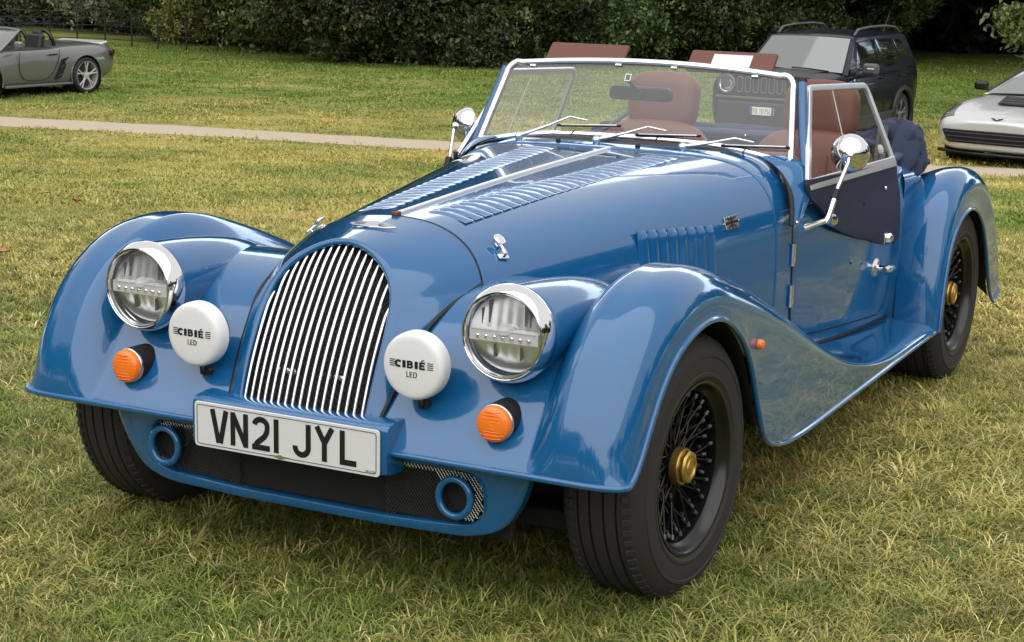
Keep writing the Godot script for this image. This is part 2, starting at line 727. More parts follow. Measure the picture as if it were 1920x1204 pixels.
func bonnet_catch(s: float, root: Node) -> void:
	var f := side_frame(.768, -.017, s)
	var n := f.basis.z
	var up := f.basis.y * -1.0
	if up.y < 0:
		up = -up
	var o := f.origin
	var g := Geo.new()
	var b := Basis(up.cross(n), up, n)
	# base foot, lever and round knob
	g.box(o + n * .003 - up * .022, Vector3(.032, .016, .006), .003, b)
	g.box(o + n * .010 - up * .016, Vector3(.012, .016, .014), .003, b)
	g.tube([o + n * .013 - up * .02, o + n * .014 + up * .002, o + n * .013 + up * .014], .0042, 8)
	g.box(o + n * .004 + up * .014, Vector3(.012, .014, .008), .003, b)
	g.lathe([Vector2(.0, -.004), Vector2(.012, -.003), Vector2(.0165, 0), Vector2(.016, .003), Vector2(.010, .006), Vector2(0, .007)], at(o + n * .017 + up * .020, n), 22)
	obj("bonnet_catch", g, M.chrome, root)
	var g2 := Geo.new()
	g2.lathe([Vector2(.005, 0), Vector2(.0045, .004), Vector2(0, .005)], Transform3D(b, side_frame(.805, -.037, s).origin), 12)
	obj("screw", g2, M.chrome, root)

func cowl(root: Node) -> void:
	var S := []
	for j in 30:
		S.append(bs(v3(SH), j / 29.0 * 6.0 / 9.0))
	var B := curve([S[-1]] + v3(BEAD), 26)
	for j in range(1, 26):
		S.append(B[j])
	# resample by arc length
	var N := 64
	var G := []
	for j in 120:
		var y := lerpf(.799, .43, pow(j / 119.0, 1.7))
		var x := lut(GH, y)
		G.append(Vector3(x, y, grille_z(y, x) + .004))
	S = resample(S, N)
	G = resample(G, N)
	for it in 4:
		var q := G.duplicate()
		for i in range(1, N - 1):
			q[i] = (G[i - 1] + G[i] * 2.0 + G[i + 1]) / 4.0
		q[0].y = q[1].y
		G = q
	for s in [-1.0, 1.0]:
		var rows := []
		# lip rolled into the opening
		for w in 6:
			var row := PackedVector3Array()
			for j in N:
				var p: Vector3 = G[j]
				var inw := Vector3(-p.x, .60 - p.y, 0).normalized()
				var f: Array = [[.004, -.035], [.005, -.014], [.0045, -.006], [.002, -.001], [-.003, .001], [-.010, -.001]][w]
				var q: Vector3 = p + inw * f[0] + Vector3(0, 0, f[1])
				row.append(Vector3(q.x * s, q.y, q.z))
			rows.append(row)
		for w in range(1, 20):
			var f := w / 19.0
			var row := PackedVector3Array()
			for j in N:
				var sj := j / float(N - 1)
				var g0: Vector3 = G[j] + Vector3(G[j].x, G[j].y - .60, 0).normalized() * .010 + Vector3(0, 0, -.001)
				var e: Vector3 = S[j] - Vector3(0, .001, -.004) * (1.0 - smoothstep(.45, .6, sj))
				var q := g0.lerp(e, .45)
				var outw := Vector3(g0.x, (g0.y - .5) * .8, .15).normalized()
				q += outw * .016 * smoothstep(.08, .5, sj)
				var p := g0 * (1 - f) * (1 - f) + q * 2 * f * (1 - f) + e * f * f
				row.append(Vector3(p.x * s, p.y, p.z))
			rows.append(row)
		var g := Geo.new()
		g.grid(rows, false, false, s < 0)
		var c := obj("cowl", g, M.paint, root)
		if s > 0:
			cowl_badge(c)

func cowl_badge(parent: Node) -> void:
	# silver winged badge above the grille
	var poly := []
	var up := [[-.082, .004], [-.05, .012], [-.02, .013], [-.011, .017], [.011, .017], [.02, .013], [.05, .012], [.082, .004]]
	var dn := [[.06, -.006], [.035, -.010], [.014, -.012], [0, -.014], [-.014, -.012], [-.035, -.010], [-.06, -.006]]
	for p in up + dn:
		poly.append(Vector2(p[0] * .80, p[1] * 1.1))
	var rows := []
	var g := Geo.new()
	# bent over the nose: three slices across
	var xf := at(Vector3(0, .8265, .140), Vector3(0, .96, .28), Vector3(0, .28, -.96))
	var pv := PackedVector2Array()
	for p in poly:
		pv.append(p)
	g.plate(pv, xf, .004, .001)
	for i in g.v.size():
		g.v[i].y -= 1.0 * g.v[i].x * g.v[i].x
	obj("winged_badge", g, M.silver, parent)
	var g2 := Geo.new()
	for sx in [-1.0, 1.0]:
		for q in 4:
			var y0 := -.005 + .0042 * q
			g2.box(xf * Vector3(sx * .034, y0, .0035), Vector3(.036 - .005 * absf(q - 2), .0008, .0014), .0002, xf.basis)
	for i in g2.v.size():
		g2.v[i].y -= 1.0 * g2.v[i].x * g2.v[i].x
	obj("badge_lines", g2, M.dark_metal, parent)

func resample(P: Array, N: int) -> Array:
	var d := [0.0]
	for i in range(1, P.size()):
		d.append(d[i - 1] + (P[i] as Vector3).distance_to(P[i - 1]))
	var r := []
	var i := 0
	for j in N:
		var q: float = d[-1] * j / (N - 1)
		while i < P.size() - 2 and d[i + 1] < q:
			i += 1
		r.append((P[i] as Vector3).lerp(P[i + 1], clampf((q - d[i]) / maxf(d[i + 1] - d[i], 1e-9), 0, 1)))
	return r

func grille(root: Node) -> void:
	var o := Node3D.new()
	o.name = "grille"
	root.add_child(o, true)
	# inverse table: height reached by the opening at |x|
	for i in 17:
		var x := lerpf(-.160, .160, i / 16.0)
		var top := .797
		for y in range(799, 430, -2):
			if lut(GH, y / 1000.0) > absf(x) + .006:
				top = y / 1000.0 + .002
				break
		var path := []
		for q in 26:
			var y := lerpf(.432, top, q / 25.0)
			var z := grille_z(y, x) - .004
			if q > 22:
				z -= .010 * pow((q - 22) / 3.0, 2.0)
			path.append(Vector3(x * lerpf(1.0, .985, absf(y - .52)), y, z))
		var g := Geo.new()
		# flat-sided bright slat
		g.tube(path, .0043, 10, true, false, 1.3, Vector3(0, .5, 1))
		obj("grille_bar", g, M.chrome, o)
	var g := Geo.new()
	var rows := []
	for i in 24:
		var y := lerpf(.425, .80, i / 23.0)
		var h := lut(GH, y) + .004
		var row := PackedVector3Array()
		for j in 13:
			var x := h * (j / 6.0 - 1.0)
			row.append(Vector3(x, y, grille_z(y, x) - .034))
		rows.append(row)
	g.grid(rows)
	obj("grille_backing", g, M.black_matt, o)
	# wire mesh in front of the backing
	var gm := Geo.new()
	for d in [-1.0, 1.0]:
		for i in range(-34, 35):
			var path := []
			for q in 30:
				var y := lerpf(.43, .795, q / 29.0)
				var x: float = i * .012 + d * (y - .61) * .8
				if absf(x) < lut(GH, y) - .002:
					path.append(Vector3(x, y, grille_z(y, x) - .026))
			if path.size() > 2:
				gm.tube(path, .0007, 4, false)
	var mm := obj("grille_mesh", gm, M.dark_metal, o)
	mm.set_meta("kind", "stuff")
	# bright foot rail
	var gf := Geo.new()
	var fp := []
	for i in 21:
		var x := lerpf(-.166, .166, i / 20.0)
		fp.append(Vector3(x, .444, grille_z(.444, x) + .004))
	gf.tube(fp, .006, 8)
	obj("grille_foot", gf, M.chrome, o)
	# two bolts seen through the bars
	for q in [[-.055, .515], [.075, .515]]:
		var gq := Geo.new()
		for e in [-.008, .008]:
			gq.lathe([Vector2(.008, 0), Vector2(.008, .004), Vector2(.004, .007), Vector2(0, .007)], at(Vector3(q[0] + e, q[1], grille_z(q[1], q[0]) - .026)), 6)
		obj("grille_fixing", gq, M.silver, o)

func lower_front(root: Node) -> void:
	# plinth behind the number plate
	var g := Geo.new()
	var rows := []
	var outline := []
	# section through the plinth, front to back over the top and under
	var sec := [[.333, .425], [.331, .46], [.335, .494], [.342, .503], [.39, .5045], [.438, .503], [.4465, .498], [.452, .486], [.456, .46], [.455, .42]]
	for j in 41:
		var x := lerpf(-.268, .268, j / 40.0)
		var e := 1.0 - smoothstep(.92, 1.0, absf(x) / .268)
		var row := PackedVector3Array()
		for p in sec:
			var y: float = p[0]
			var z: float = p[1]
			if z < .49 and y > .44:
				y -= .010 * (1.0 - pow(absf(x) / .268, 4.0)) * smoothstep(.49, .42, z)
			row.append(Vector3(x + signf(x) * -.004 * (1.0 - e), lerpf(.39, y, lerpf(.955, 1.0, e)), z - .004 * (1 - e)))
		rows.append(row)
	g.grid(rows, false, false, true)
	for s in [0, 40]:
		var ring := PackedVector3Array()
		for p in rows[s]:
			ring.append(p)
		g.fan(Vector3(rows[s][0].x, .39, .46), ring, Vector3(-1 if s == 0 else 1, 0, 0), false)
	obj("plate_plinth", g, M.paint, root)
	number_plate(root)
	# lower valance with a long opening
	var gv := Geo.new()
	var outer := round_poly([Vector2(-.575, .378), Vector2(.575, .378), Vector2(.552, .30), Vector2(.505, .222), Vector2(.42, .196), Vector2(.2, .188), Vector2(-.2, .188), Vector2(-.42, .196), Vector2(-.505, .222), Vector2(-.552, .30)], .05, 6)
	var inner := round_poly([Vector2(-.455, .352), Vector2(.455, .352), Vector2(.455, .228), Vector2(.2, .214), Vector2(-.2, .214), Vector2(-.455, .228)], .066, 9)
	var no := ring_resample(outer, 160)
	var ni := ring_resample(inner, 160)
	var rr := []
	for f in [[0.0, -.03, 1], [.0, -.006, 1], [.03, .001, 1], [.12, .003, 1], [.4, .004, 1], [.8, .004, 1], [.94, .001, 1], [1.0, -.008, 1], [1.0, -.05, 1]]:
		var row := PackedVector3Array()
		for i in 160:
			var q: Vector2 = no[i].lerp(ni[i], f[0])
			var z: float = .430 - (.378 - q.y) * .15 - .020 * smoothstep(.40, .58, absf(q.x)) + f[1]
			row.append(Vector3(q.x, q.y, z))
		rr.append(row)
	gv.grid(rr, false, true)
	obj("front_valance", gv, M.paint, root)
	var gb := Geo.new()
	gb.box(Vector3(0, .285, .34), Vector3(1.0, .20, .02), .004)
	gb.box(Vector3(0, .262, .372), Vector3(.62, .03, .012), .004)
	gb.box(Vector3(0, .285, .385), Vector3(.72, .14, .01), .004)
	obj("valance_backing", gb, M.black_matt, root)
	var gm := Geo.new()
	var gk := Geo.new()
	for d in [-1.0, 1.0]:
		for i in range(-66, 67):
			var path := []
			for q in 17:
				var y := lerpf(.216, .352, q / 16.0)
				var x: float = i * .0085 + d * (y - .28) * .75
				if absf(x) < .452 and absf(x) > .20 and Geometry2D.is_point_in_polygon(Vector2(x, y), inner):
					path.append(Vector3(x, y, .402 - .06 * absf(x) * x * x))
			if path.size() > 1:
				var tail := []
				for p in path:
					if p.y > .335 or absf(p.x) > .405 + .3 * (p.y - .294) * (p.y - .294):
						tail.append(p)
				gk.tube(path, .0010, 4, false)
				if tail.size() > 1:
					gm.tube(tail, .0013, 4, false)
	obj("valance_mesh_shaded", gk, M.dark_metal, root).set_meta("kind", "stuff")  # one wire mesh; shade over its inner part is put into the dark colour
	obj("valance_mesh_lit_edge", gm, M.silver, root).set_meta("kind", "stuff")  # lit rim of the same mesh, its brightness put into the colour
	for s in [-1.0, 1.0]:
		var gr := Geo.new()
		var ring := []
		for i in 40:
			var a := TAU * i / 40
			ring.append(Vector3(.399 * s + .0400 * cos(a), .294 + .0425 * sin(a), .436))
		gr.tube(ring, .0082, 12, false, true)
		var o := obj("air_duct_ring", gr, M.paint, root)
		var gd := Geo.new()
		gd.lathe([Vector2(.036, .0), Vector2(.036, .02)], at(Vector3(.399 * s, .294, .405)), 32)
		gd.lathe([Vector2(.036, 0), Vector2(0, .0)], at(Vector3(.399 * s, .294, .405)), 32)
		obj("duct_recess", gd, M.black_matt, o)

func ring_resample(P: PackedVector2Array, N: int) -> Array:
	var Q := []
	for p in P:
		Q.append(Vector3(p.x, p.y, 0))
	Q.append(Q[0])
	var r := []
	# start where the ring crosses straight up from the middle, so that two rings pair up
	var best := 0
	var R := resample(Q, N * 8 + 1)
	R.pop_back()
	for i in R.size():
		if absf(R[i].x) < absf(R[best].x) and R[i].y > .3 or R[best].y < .3:
			best = i
	var sgn := 1 if Geometry2D.is_polygon_clockwise(P) else -1
	for i in N:
		var p: Vector3 = R[(best + sgn * i * 8 + R.size() * 8) % R.size()]
		r.append(Vector2(p.x, p.y))
	return r

func ribbon(g: Geo, pts: Array, width: float, xf: Transform3D, z: float) -> void:
	var a := PackedVector3Array()
	var b := PackedVector3Array()
	for i in pts.size():
		var p: Vector2 = pts[i]
		var d0: Vector2 = (p - pts[maxi(i - 1, 0)]).normalized() if i > 0 else (pts[1] - p).normalized()
		var d1: Vector2 = (pts[mini(i + 1, pts.size() - 1)] - p).normalized() if i < pts.size() - 1 else d0
		var d := (d0 + d1).normalized()
		var nn := Vector2(-d.y, d.x) * width * 0.5 / maxf(.5, d.dot(d1))
		a.append(xf * Vector3(p.x + nn.x, p.y + nn.y, z))
		b.append(xf * Vector3(p.x - nn.x, p.y - nn.y, z))
	var zb := xf.basis.z.normalized()
	var na := PackedVector3Array()
	for p in a:
		na.append(zb)
	g.grid_n([a, b], [na, na])

func arc(cx: float, cy: float, rx: float, ry: float, a0: float, a1: float, n := 14) -> Array:
	var r := []
	for i in n + 1:
		var q := deg_to_rad(lerpf(a0, a1, float(i) / n))
		r.append(Vector2(cx + rx * cos(q), cy + ry * sin(q)))
	return r

func number_plate(root: Node) -> void:
	var xf := at(Vector3(0, .389, .507))
	var g := Geo.new()
	g.plate(round_poly([Vector2(-.251, -.0535), Vector2(.251, -.0535), Vector2(.251, .0535), Vector2(-.251, .0535)], .010, 5), xf, .0035, .001)
	var o := obj("number_plate", g, M.plate_white, root)
	var gb := Geo.new()
	var bp := []
	for p in round_poly([Vector2(-.243, -.0465), Vector2(.243, -.0465), Vector2(.243, .0465), Vector2(-.243, .0465)], .008, 5):
		bp.append(xf * Vector3(p.x, p.y, .0042))
	# the thin line is broken in the middle of its foot
	for part in 1:
		gb.sweep(bp, Vector3.BACK, [Vector2(-.0007, 0), Vector2(.0007, 0), Vector2(.0007, .0003), Vector2(-.0007, .0003)])
	obj("plate_border", gb, M.ink, o)
	var h := .0395
	var w := .0135
	var chars := {
		"V": [[Vector2(-.0195, h), Vector2(-.0025, -h)], [Vector2(.0195, h), Vector2(.0025, -h)]],
		"N": [[Vector2(-.018, -h), Vector2(-.018, h)], [Vector2(-.0185, h - .002), Vector2(.0185, -h + .002)], [Vector2(.018, -h), Vector2(.018, h)]],
		"2": [arc(0, .0175, .0178, .0155, 172, 0, 14) + [Vector2(.0165, .006), Vector2(.010, -.006), Vector2(-.010, -.022), Vector2(-.0165, -.032)], [Vector2(-.0245, -h + w / 2), Vector2(.0245, -h + w / 2)]],
		"1": [[Vector2(0, -h), Vector2(0, h)]],
		"J": [[Vector2(.0178, h)] + [Vector2(.0178, -.012)] + arc(0, -.0155, .0178, .0172, 0, -180, 16) + [Vector2(-.0178, -.0135)]],
		"Y": [[Vector2(-.0205, h), Vector2(0, .003)], [Vector2(.0205, h), Vector2(0, .003)], [Vector2(0, -h), Vector2(0, .006)]],
		"L": [[Vector2(-.015, -h), Vector2(-.015, h)], [Vector2(-.0215, -h + w / 2), Vector2(.022, -h + w / 2)]],
	}
	var seq := [["V", -.180], ["N", -.124], ["2", -.064], ["1", -.022], ["J", .047], ["Y", .108], ["L", .170]]
	for c in seq:
		var gc := Geo.new()
		var zz := .0040
		for st in chars[c[0]]:
			zz += .0002
			ribbon(gc, st, w, Transform3D(xf.basis, xf * Vector3(c[1], .001, 0)), zz)
		obj("plate_character", gc, M.ink, o)
	# little winged mark and maker's line at the foot
	var gm := Geo.new()
	var mk := []
	for p in [[-.028, .002], [-.008, .003], [-.004, .005], [.004, .005], [.008, .003], [.028, .002], [.006, -.003], [0, -.005], [-.006, -.003]]:
		mk.append(Vector2(p[0] - .012, p[1] - .0465))
	var pm := PackedVector2Array()
	for p in mk:
		pm.append(p)
	gm.plate(pm, Transform3D(xf.basis, xf * Vector3(0, 0, .0046)), .0004)
	obj("plate_mark", gm, M.silver, o)
	obj("plate_small_print", text_geo("VN-2178", .0045, Transform3D(xf.basis, xf * Vector3(.228, -.043, .0042)), .0003), M.ink, o)

var font_bold: SystemFont
var font_plain: SystemFont
func text_geo(s: String, h: float, xf: Transform3D, depth := .001, bold := false, widen := 1.0) -> ArrayMesh:
	var tm := TextMesh.new()
	tm.text = s
	tm.font = font_bold if bold else font_plain
	tm.font_size = 64
	tm.pixel_size = h / 47.0
	tm.depth = depth
	var st := SurfaceTool.new()
	st.append_from(tm, 0, Transform3D(xf.basis.scaled_local(Vector3(widen, 1, 1)), xf.origin))
	return st.commit()

func lamps(root: Node) -> void:
	for s in [-1.0, 1.0]:
		# pod that carries the headlamp and fades into the wing
		var gp := Geo.new()
		var rows := []
		for i in 34:
			var f := i / 33.0
			var z := lerpf(.372, -.14, f)
			var r := .104 * sqrt(maxf(0.0, 1.0 - pow(f, 2.6))) + .0005
			if i == 0:
				r = .098
			var cy := .664 - .012 * f
			var cx := .497 + .02 * f
			var row := PackedVector3Array()
			for j in 40:
				var a := TAU * j / 40
				row.append(Vector3((cx + r * cos(a)) * s, cy + r * sin(a) * lerpf(1.0, .95, f), z))
			rows.append(row)
		gp.grid(rows, false, true, s < 0)
		obj("headlamp_pod", gp, M.paint, root)
		var hl := Node3D.new()
		hl.name = "headlamp"
		root.add_child(hl, true)
		var xf := at(Vector3(.4945 * s, .664, .402), Vector3(.02 * s, .0, 1))
		var gr := Geo.new()
		gr.lathe([Vector2(.104, -.045), Vector2(.109, -.040), Vector2(.1105, -.030), Vector2(.108, -.014), Vector2(.100, .002), Vector2(.0965, .006), Vector2(.0952, .005), Vector2(.0952, .002), Vector2(.0935, .005), Vector2(.0915, .0055), Vector2(.0895, .003), Vector2(.0885, -.006)], xf, 64)
		obj("chrome_rim", gr, M.chrome, hl)
		var gl := Geo.new()
		gl.lathe([Vector2(.0888, -.001), Vector2(.07, .0045), Vector2(.05, .0085), Vector2(.025, .011), Vector2(0, .0115)], xf, 48)
		obj("lens", gl, M.clear_glass, hl)
		# reflector: a bowl pressed into upright flutes
		var gq := Geo.new()
		var rr := []
		for i in 40:
			var row := PackedVector3Array()
			for j in 61:
				var x := lerpf(-.0885, .0885, j / 60.0)
				var hy := sqrt(maxf(0.0, .0885 * .0885 - x * x)) + .0001
				var y := lerpf(-hy, hy, i / 39.0)
				var q := (x * x + y * y) / (.083 * .083)
				var fl := absf(fmod(x + 1.0, .024) - .012) / .012
				row.append(xf * Vector3(x, y, -.022 - .018 * absf(y) / .083 + .008 * x * x / (.083 * .083) + .0012 * fl * (1.0 - q)))
			rr.append(row)
		gq.grid(rr)
		obj("reflector", gq, M.reflector, hl)
		# vertical fins in the reflector
		var gf := Geo.new()
		for q in [[-.060, .034, .036], [-.043, .046, .05], [.040, .046, .05], [.052, .040, .04], [-.03, -.04, .03], [.030, -.042, .03]]:
			gf.box(xf * Vector3(q[0], q[1], -.028), Vector3(.0016, q[2], .016), .0005, xf.basis.rotated(Vector3.UP, .25 * signf(q[0])))
		obj("reflector_fins", gf, M.dark_metal, hl).set_meta("kind", "stuff")
		# bar of diodes across the middle
		var gb := Geo.new()
		gb.box(xf * Vector3(0, -.003, -.012), Vector3(.166, .028, .022), .003, xf.basis)
		gb.box(xf * Vector3(0, .010, -.012), Vector3(.156, .003, .026), .001, xf.basis)
		var bar := obj("lamp_bar", gb, M.lamp_plastic, hl)
		var gd := Geo.new()
		gd.lathe([Vector2(.02, -.004), Vector2(.018, .006), Vector2(.010, .012), Vector2(0, .014)], at(xf * Vector3(0, .010, -.012), Vector3(0, 1, .2)), 20)
		obj("centre_dome", gd, M.lamp_plastic, hl)
		for i in 7:
			var ge := Geo.new()
			ge.lathe([Vector2(.0062, 0), Vector2(.005, .003), Vector2(.003, .0045), Vector2(0, .005)], Transform3D(xf.basis, xf * Vector3((i - 3) * .0205, -.005, -.001)), 12)
			obj("diode", ge, M.chrome, hl)
		# white covered spot lamp
		var sp := Node3D.new()
		sp.name = "spot_lamp"
		root.add_child(sp, true)
		var sx := at(Vector3(.2975 * s, .5805, .452), Vector3(.02 * s, 0, 1))
		var gc := Geo.new()
		gc.lathe([Vector2(.066, -.045), Vector2(.0745, -.042), Vector2(.0768, -.036), Vector2(.0768, -.016), Vector2(.0758, -.008), Vector2(.0725, -.002), Vector2(.067, .0012), Vector2(.058, .0026), Vector2(.035, .004), Vector2(0, .005)], sx, 64)
		obj("white_cover", gc, M.cover_white, sp)
		var gh := Geo.new()
		gh.lathe([Vector2(.0, -.085), Vector2(.03, -.083), Vector2(.055, -.07), Vector2(.068, -.044)], sx, 40)
		obj("lamp_body", gh, M.black_gloss, sp)
		var gk := Geo.new()
		var bx: float = .2975 * s + .012
		gk.tube([Vector3(bx - .006, .511, .425), Vector3(bx, .492, .43), Vector3(bx, .486, .424), Vector3(bx, .486, .36)], .0075, 8)
		gk.box(Vector3(bx, .495, .424), Vector3(.022, .028, .01), .003)
		obj("lamp_bracket", gk, M.black_gloss, sp)
		var tx := Transform3D(sx.basis, sx * Vector3(0, .006, .0054))
		var letters := {"C": [[Vector2(.0042, .0035)] + arc(0, 0, .0048, .0052, 50, 310, 12)], "I": [[Vector2(0, -.0068), Vector2(0, .0068)]],
			"B": [[Vector2(-.0035, -.0068), Vector2(-.0035, .0068)], [Vector2(-.005, .0052), Vector2(.001, .0052)] + arc(.001, .0029, .0026, .0024, 90, -90, 7) + [Vector2(-.003, .0005)], [Vector2(.001, .0002)] + arc(.0012, -.0026, .003, .0027, 90, -90, 7) + [Vector2(-.005, -.0053)]],
			"E": [[Vector2(-.003, -.0068), Vector2(-.003, .0068)], [Vector2(-.003, .0053), Vector2(.0055, .0053)], [Vector2(-.003, 0), Vector2(.0045, 0)], [Vector2(-.003, -.0053), Vector2(.0055, -.0053)]], "acute": [[Vector2(-.0012, .0088), Vector2(.0035, .0108)]]}
		for lt in [["C", -.0310], ["I", -.0170], ["B", -.0025], ["I", .0135], ["E", .0275], ["acute", .0275]]:
			var gt := Geo.new()
			for q in letters[lt[0]]:
				var fat: float = {"I": .0058, "C": .0040, "B": .0034, "E": .0034, "acute": .002}[lt[0]]
				ribbon(gt, q, fat, Transform3D(sx.basis.scaled_local(Vector3(1.38, 1.22, 1)), tx * Vector3(lt[1], 0, -.0004 - .012 * lt[1] * lt[1] * 40.0 * .02)), .0006)
			obj("lamp_lettering", gt, M.ink, sp)
		obj("lamp_lettering", text_geo("LED", .0125, Transform3D(sx.basis, sx * Vector3(.002, -.0165, .0050)), .0012, false, 1.0), M.ink, sp)
		for e in [-1.0, 1.0]:
			var gs := Geo.new()
			for i in 4:
				gs.box(sx * Vector3(e * .0475 , .0130 - i * .0046, .0034), Vector3(.0140, .0019, .0016), .0003, sx.basis.rotated(Vector3.UP, e * .08))
			obj("lamp_stripes", gs, M.ink, sp)
		# amber indicator on its black stalk
		var ind := Node3D.new()
		ind.name = "indicator"
		root.add_child(ind, true)
		var ix := at(Vector3(.5005 * s, .479, .455), Vector3(.04 * s, 0, 1))
		var ga := Geo.new()
		ga.lathe([Vector2(0.0381, -.02), Vector2(0.0405, -.018), Vector2(0.0405, -.006), Vector2(0.0372, .001), Vector2(.03, .0055), Vector2(.015, .008), Vector2(0, .0085)], ix, 40)
		for i in 9:
			var yy := (i - 4) * .0074
			var hw := sqrt(.036 * .036 - yy * yy)
			ga.tube([ix * Vector3(-hw, yy, .002), ix * Vector3(-hw * .5, yy, .0068), ix * Vector3(0, yy, .008), ix * Vector3(hw * .5, yy, .0068), ix * Vector3(hw, yy, .002)], .0010, 6)
		obj("amber_lens", ga, M.amber, ind)
		var gz := Geo.new()
		gz.lathe([Vector2(0.0409, -.022), Vector2(0.0423, -.020), Vector2(0.0423, -.016), Vector2(0.0400, -.014)], ix, 40)
		obj("bright_ring", gz, M.silver, ind)
		var gw := Geo.new()
		gw.lathe([Vector2(0.0418, -.10), Vector2(0.0423, -.05), Vector2(0.0423, -.022), Vector2(0.0381, -.019)], ix, 40)
		obj("rubber_base", gw, M.black_matt, ind)

func wheel(s: float, pos: Vector3, steer: float, root: Node) -> void:
	# pos is the middle of the hub cap; axle along x
	var w := Node3D.new()
	w.name = "wheel"
	root.add_child(w, true)
	w.transform = Transform3D(Basis(Vector3.UP, steer) * at(Vector3.ZERO, Vector3(s, 0, 0)).basis, pos - Vector3(.105 * s, 0, 0))
	var I := Transform3D.IDENTITY   # z of this frame points out of the wheel
	var R := .312
	var g := Geo.new()
	var prof := [Vector2(.195, -.088), Vector2(.205, -.094), Vector2(.235, -.101), Vector2(.265, -.101), Vector2(.288, -.094), Vector2(.302, -.080)]
	# tread with four grooves
	var edges := [-.076, -.050, -.044, -.020, -.014, .014, .020, .044, .050, .076]
	for i in edges.size():
		var crown: float = R - .4 * edges[i] * edges[i] * 3.0
		if i in [1, 3, 5, 7]:
			prof.append(Vector2(crown, edges[i]))
			prof.append(Vector2(crown - .008, edges[i] + .0008))
		elif i in [2, 4, 6, 8]:
			prof.append(Vector2(crown - .008, edges[i] - .0008))
			prof.append(Vector2(crown, edges[i]))
		else:
			prof.append(Vector2(crown, edges[i]))
	prof += [Vector2(.302, .080), Vector2(.288, .094), Vector2(.270, .1005), Vector2(.268, .1035), Vector2(.262, .1035), Vector2(.260, .1015), Vector2(.24, .1025), Vector2(.225, .1005), Vector2(.2225, .1025), Vector2(.2165, .1025), Vector2(.214, .100), Vector2(.205, .095), Vector2(.195, .088)]
	g.lathe(prof, I, 96)
	# sipes on the shoulders
	for i in 72:
		var a := TAU * i / 72
		var d := Vector3(cos(a), sin(a), 0)
		var tq := Vector3(-sin(a), cos(a), 0)
		for e in [-1.0, 1.0]:
			g.box(d * .3035 + Vector3(0, 0, .070 * e), Vector3(.012, .017, .022), .002, Basis(d, tq, Vector3.BACK) * Basis(Vector3.UP, -.45 * e), 1)
	obj("tyre", g, M.tyre, w)
	var gr := Geo.new()
	gr.lathe([Vector2(.196, -.09), Vector2(.204, -.094), Vector2(.206, -.088), Vector2(.196, -.08), Vector2(.184, -.05), Vector2(.182, 0.0), Vector2(.186, .03), Vector2(.193, .07), Vector2(.2005, .086), Vector2(.2065, .092), Vector2(.2055, .0985), Vector2(.199, .0975), Vector2(.1935, .091), Vector2(.191, .082), Vector2(.184, .074), Vector2(.180, .070), Vector2(.178, .050), Vector2(.177, .0), Vector2(.180, -.05), Vector2(.19, -.085)], I, 72)
	obj("rim", gr, M.black_gloss, w)
	var gh := Geo.new()
	gh.lathe([Vector2(.075, -.09), Vector2(.075, -.05), Vector2(.056, -.035), Vector2(.048, 0), Vector2(.046, .035), Vector2(.045, .05), Vector2(.03, .052), Vector2(0, .052)], I, 40)
	obj("hub", gh, M.black_gloss, w)
	var gs := Geo.new()
	var gn := Geo.new()
	for i in 72:
		var lay := i % 3
		var a := TAU * i / 72.0
		var off := (.42 if i % 2 == 0 else -.42)
		var hz: float = [.040, .030, -.04][lay]
		var rz: float = [.030, .060, .046][lay]
		var rr: float = .175
		var p0 := Vector3(cos(a + off) * .045, sin(a + off) * .045, hz)
		var p1 := Vector3(cos(a) * rr, sin(a) * rr, rz)
		gs.tube([p0, p1], .0030, 5, false)
		var dir := (p1 - p0).normalized()
		gn.tube([p1 - dir * .012, p1 - dir * .001], .0050, 6, true)
	var so := obj("spokes", gs, M.black_gloss, w)
	obj("spoke_nipples", gn, M.nipple, w)
	# brass centre nut
	var gc := Geo.new()
	gc.lathe([Vector2(.043, .030), Vector2(.0445, .040), Vector2(.0445, .066), Vector2(.042, .070), Vector2(.037, .071)], I, 48)
	gc.lathe([Vector2(.040, .069), Vector2(.040, .080), Vector2(.036, .085), Vector2(.027, .0865), Vector2(.026, .085), Vector2(0, .0855)], I, 8)
	obj("centre_nut", gc, M.brass, w)
	var ge := Geo.new()
	ge.lathe([Vector2(.021, .0845), Vector2(.0195, .0870), Vector2(.0185, .0855), Vector2(.008, .0865), Vector2(0, .087)], I, 24)
	ge.box(Vector3(0, 0, .0870), Vector3(.026, .004, .0015), .0004)
	obj("nut_emblem", ge, M.brass, w)
	# brake drum in the dark behind
	var gd := Geo.new()
	gd.lathe([Vector2(.15, -.06), Vector2(.15, -.03), Vector2(.06, -.025)], I, 40)
	obj("brake_disc", gd, M.dark_metal, w)
const SC := [[0, .900, -1.37], [.14, .900, -1.37], [.28, .897, -1.37], [.40, .886, -1.37], [.478, .862, -1.375], [.532, .82, -1.38], [.565, .755, -1.39], [.58, .66, -1.4], [.581, .53, -1.4], [.575, .30, -1.4]]
const BX := [[-3.25, .36], [-3.12, .47], [-2.95, .56], [-2.7, .625], [-2.45, .65], [-2.2, .652], [-1.95, .640], [-1.7, .620], [-1.5, .596], [-1.4, .580]]

func side_x(y: float, z: float) -> float:
	var x := lut(BX, z)
	x -= .35 * pow(maxf(0.0, y - .60), 1.6) + .12 * pow(maxf(0.0, .5 - y), 1.5)
	return x

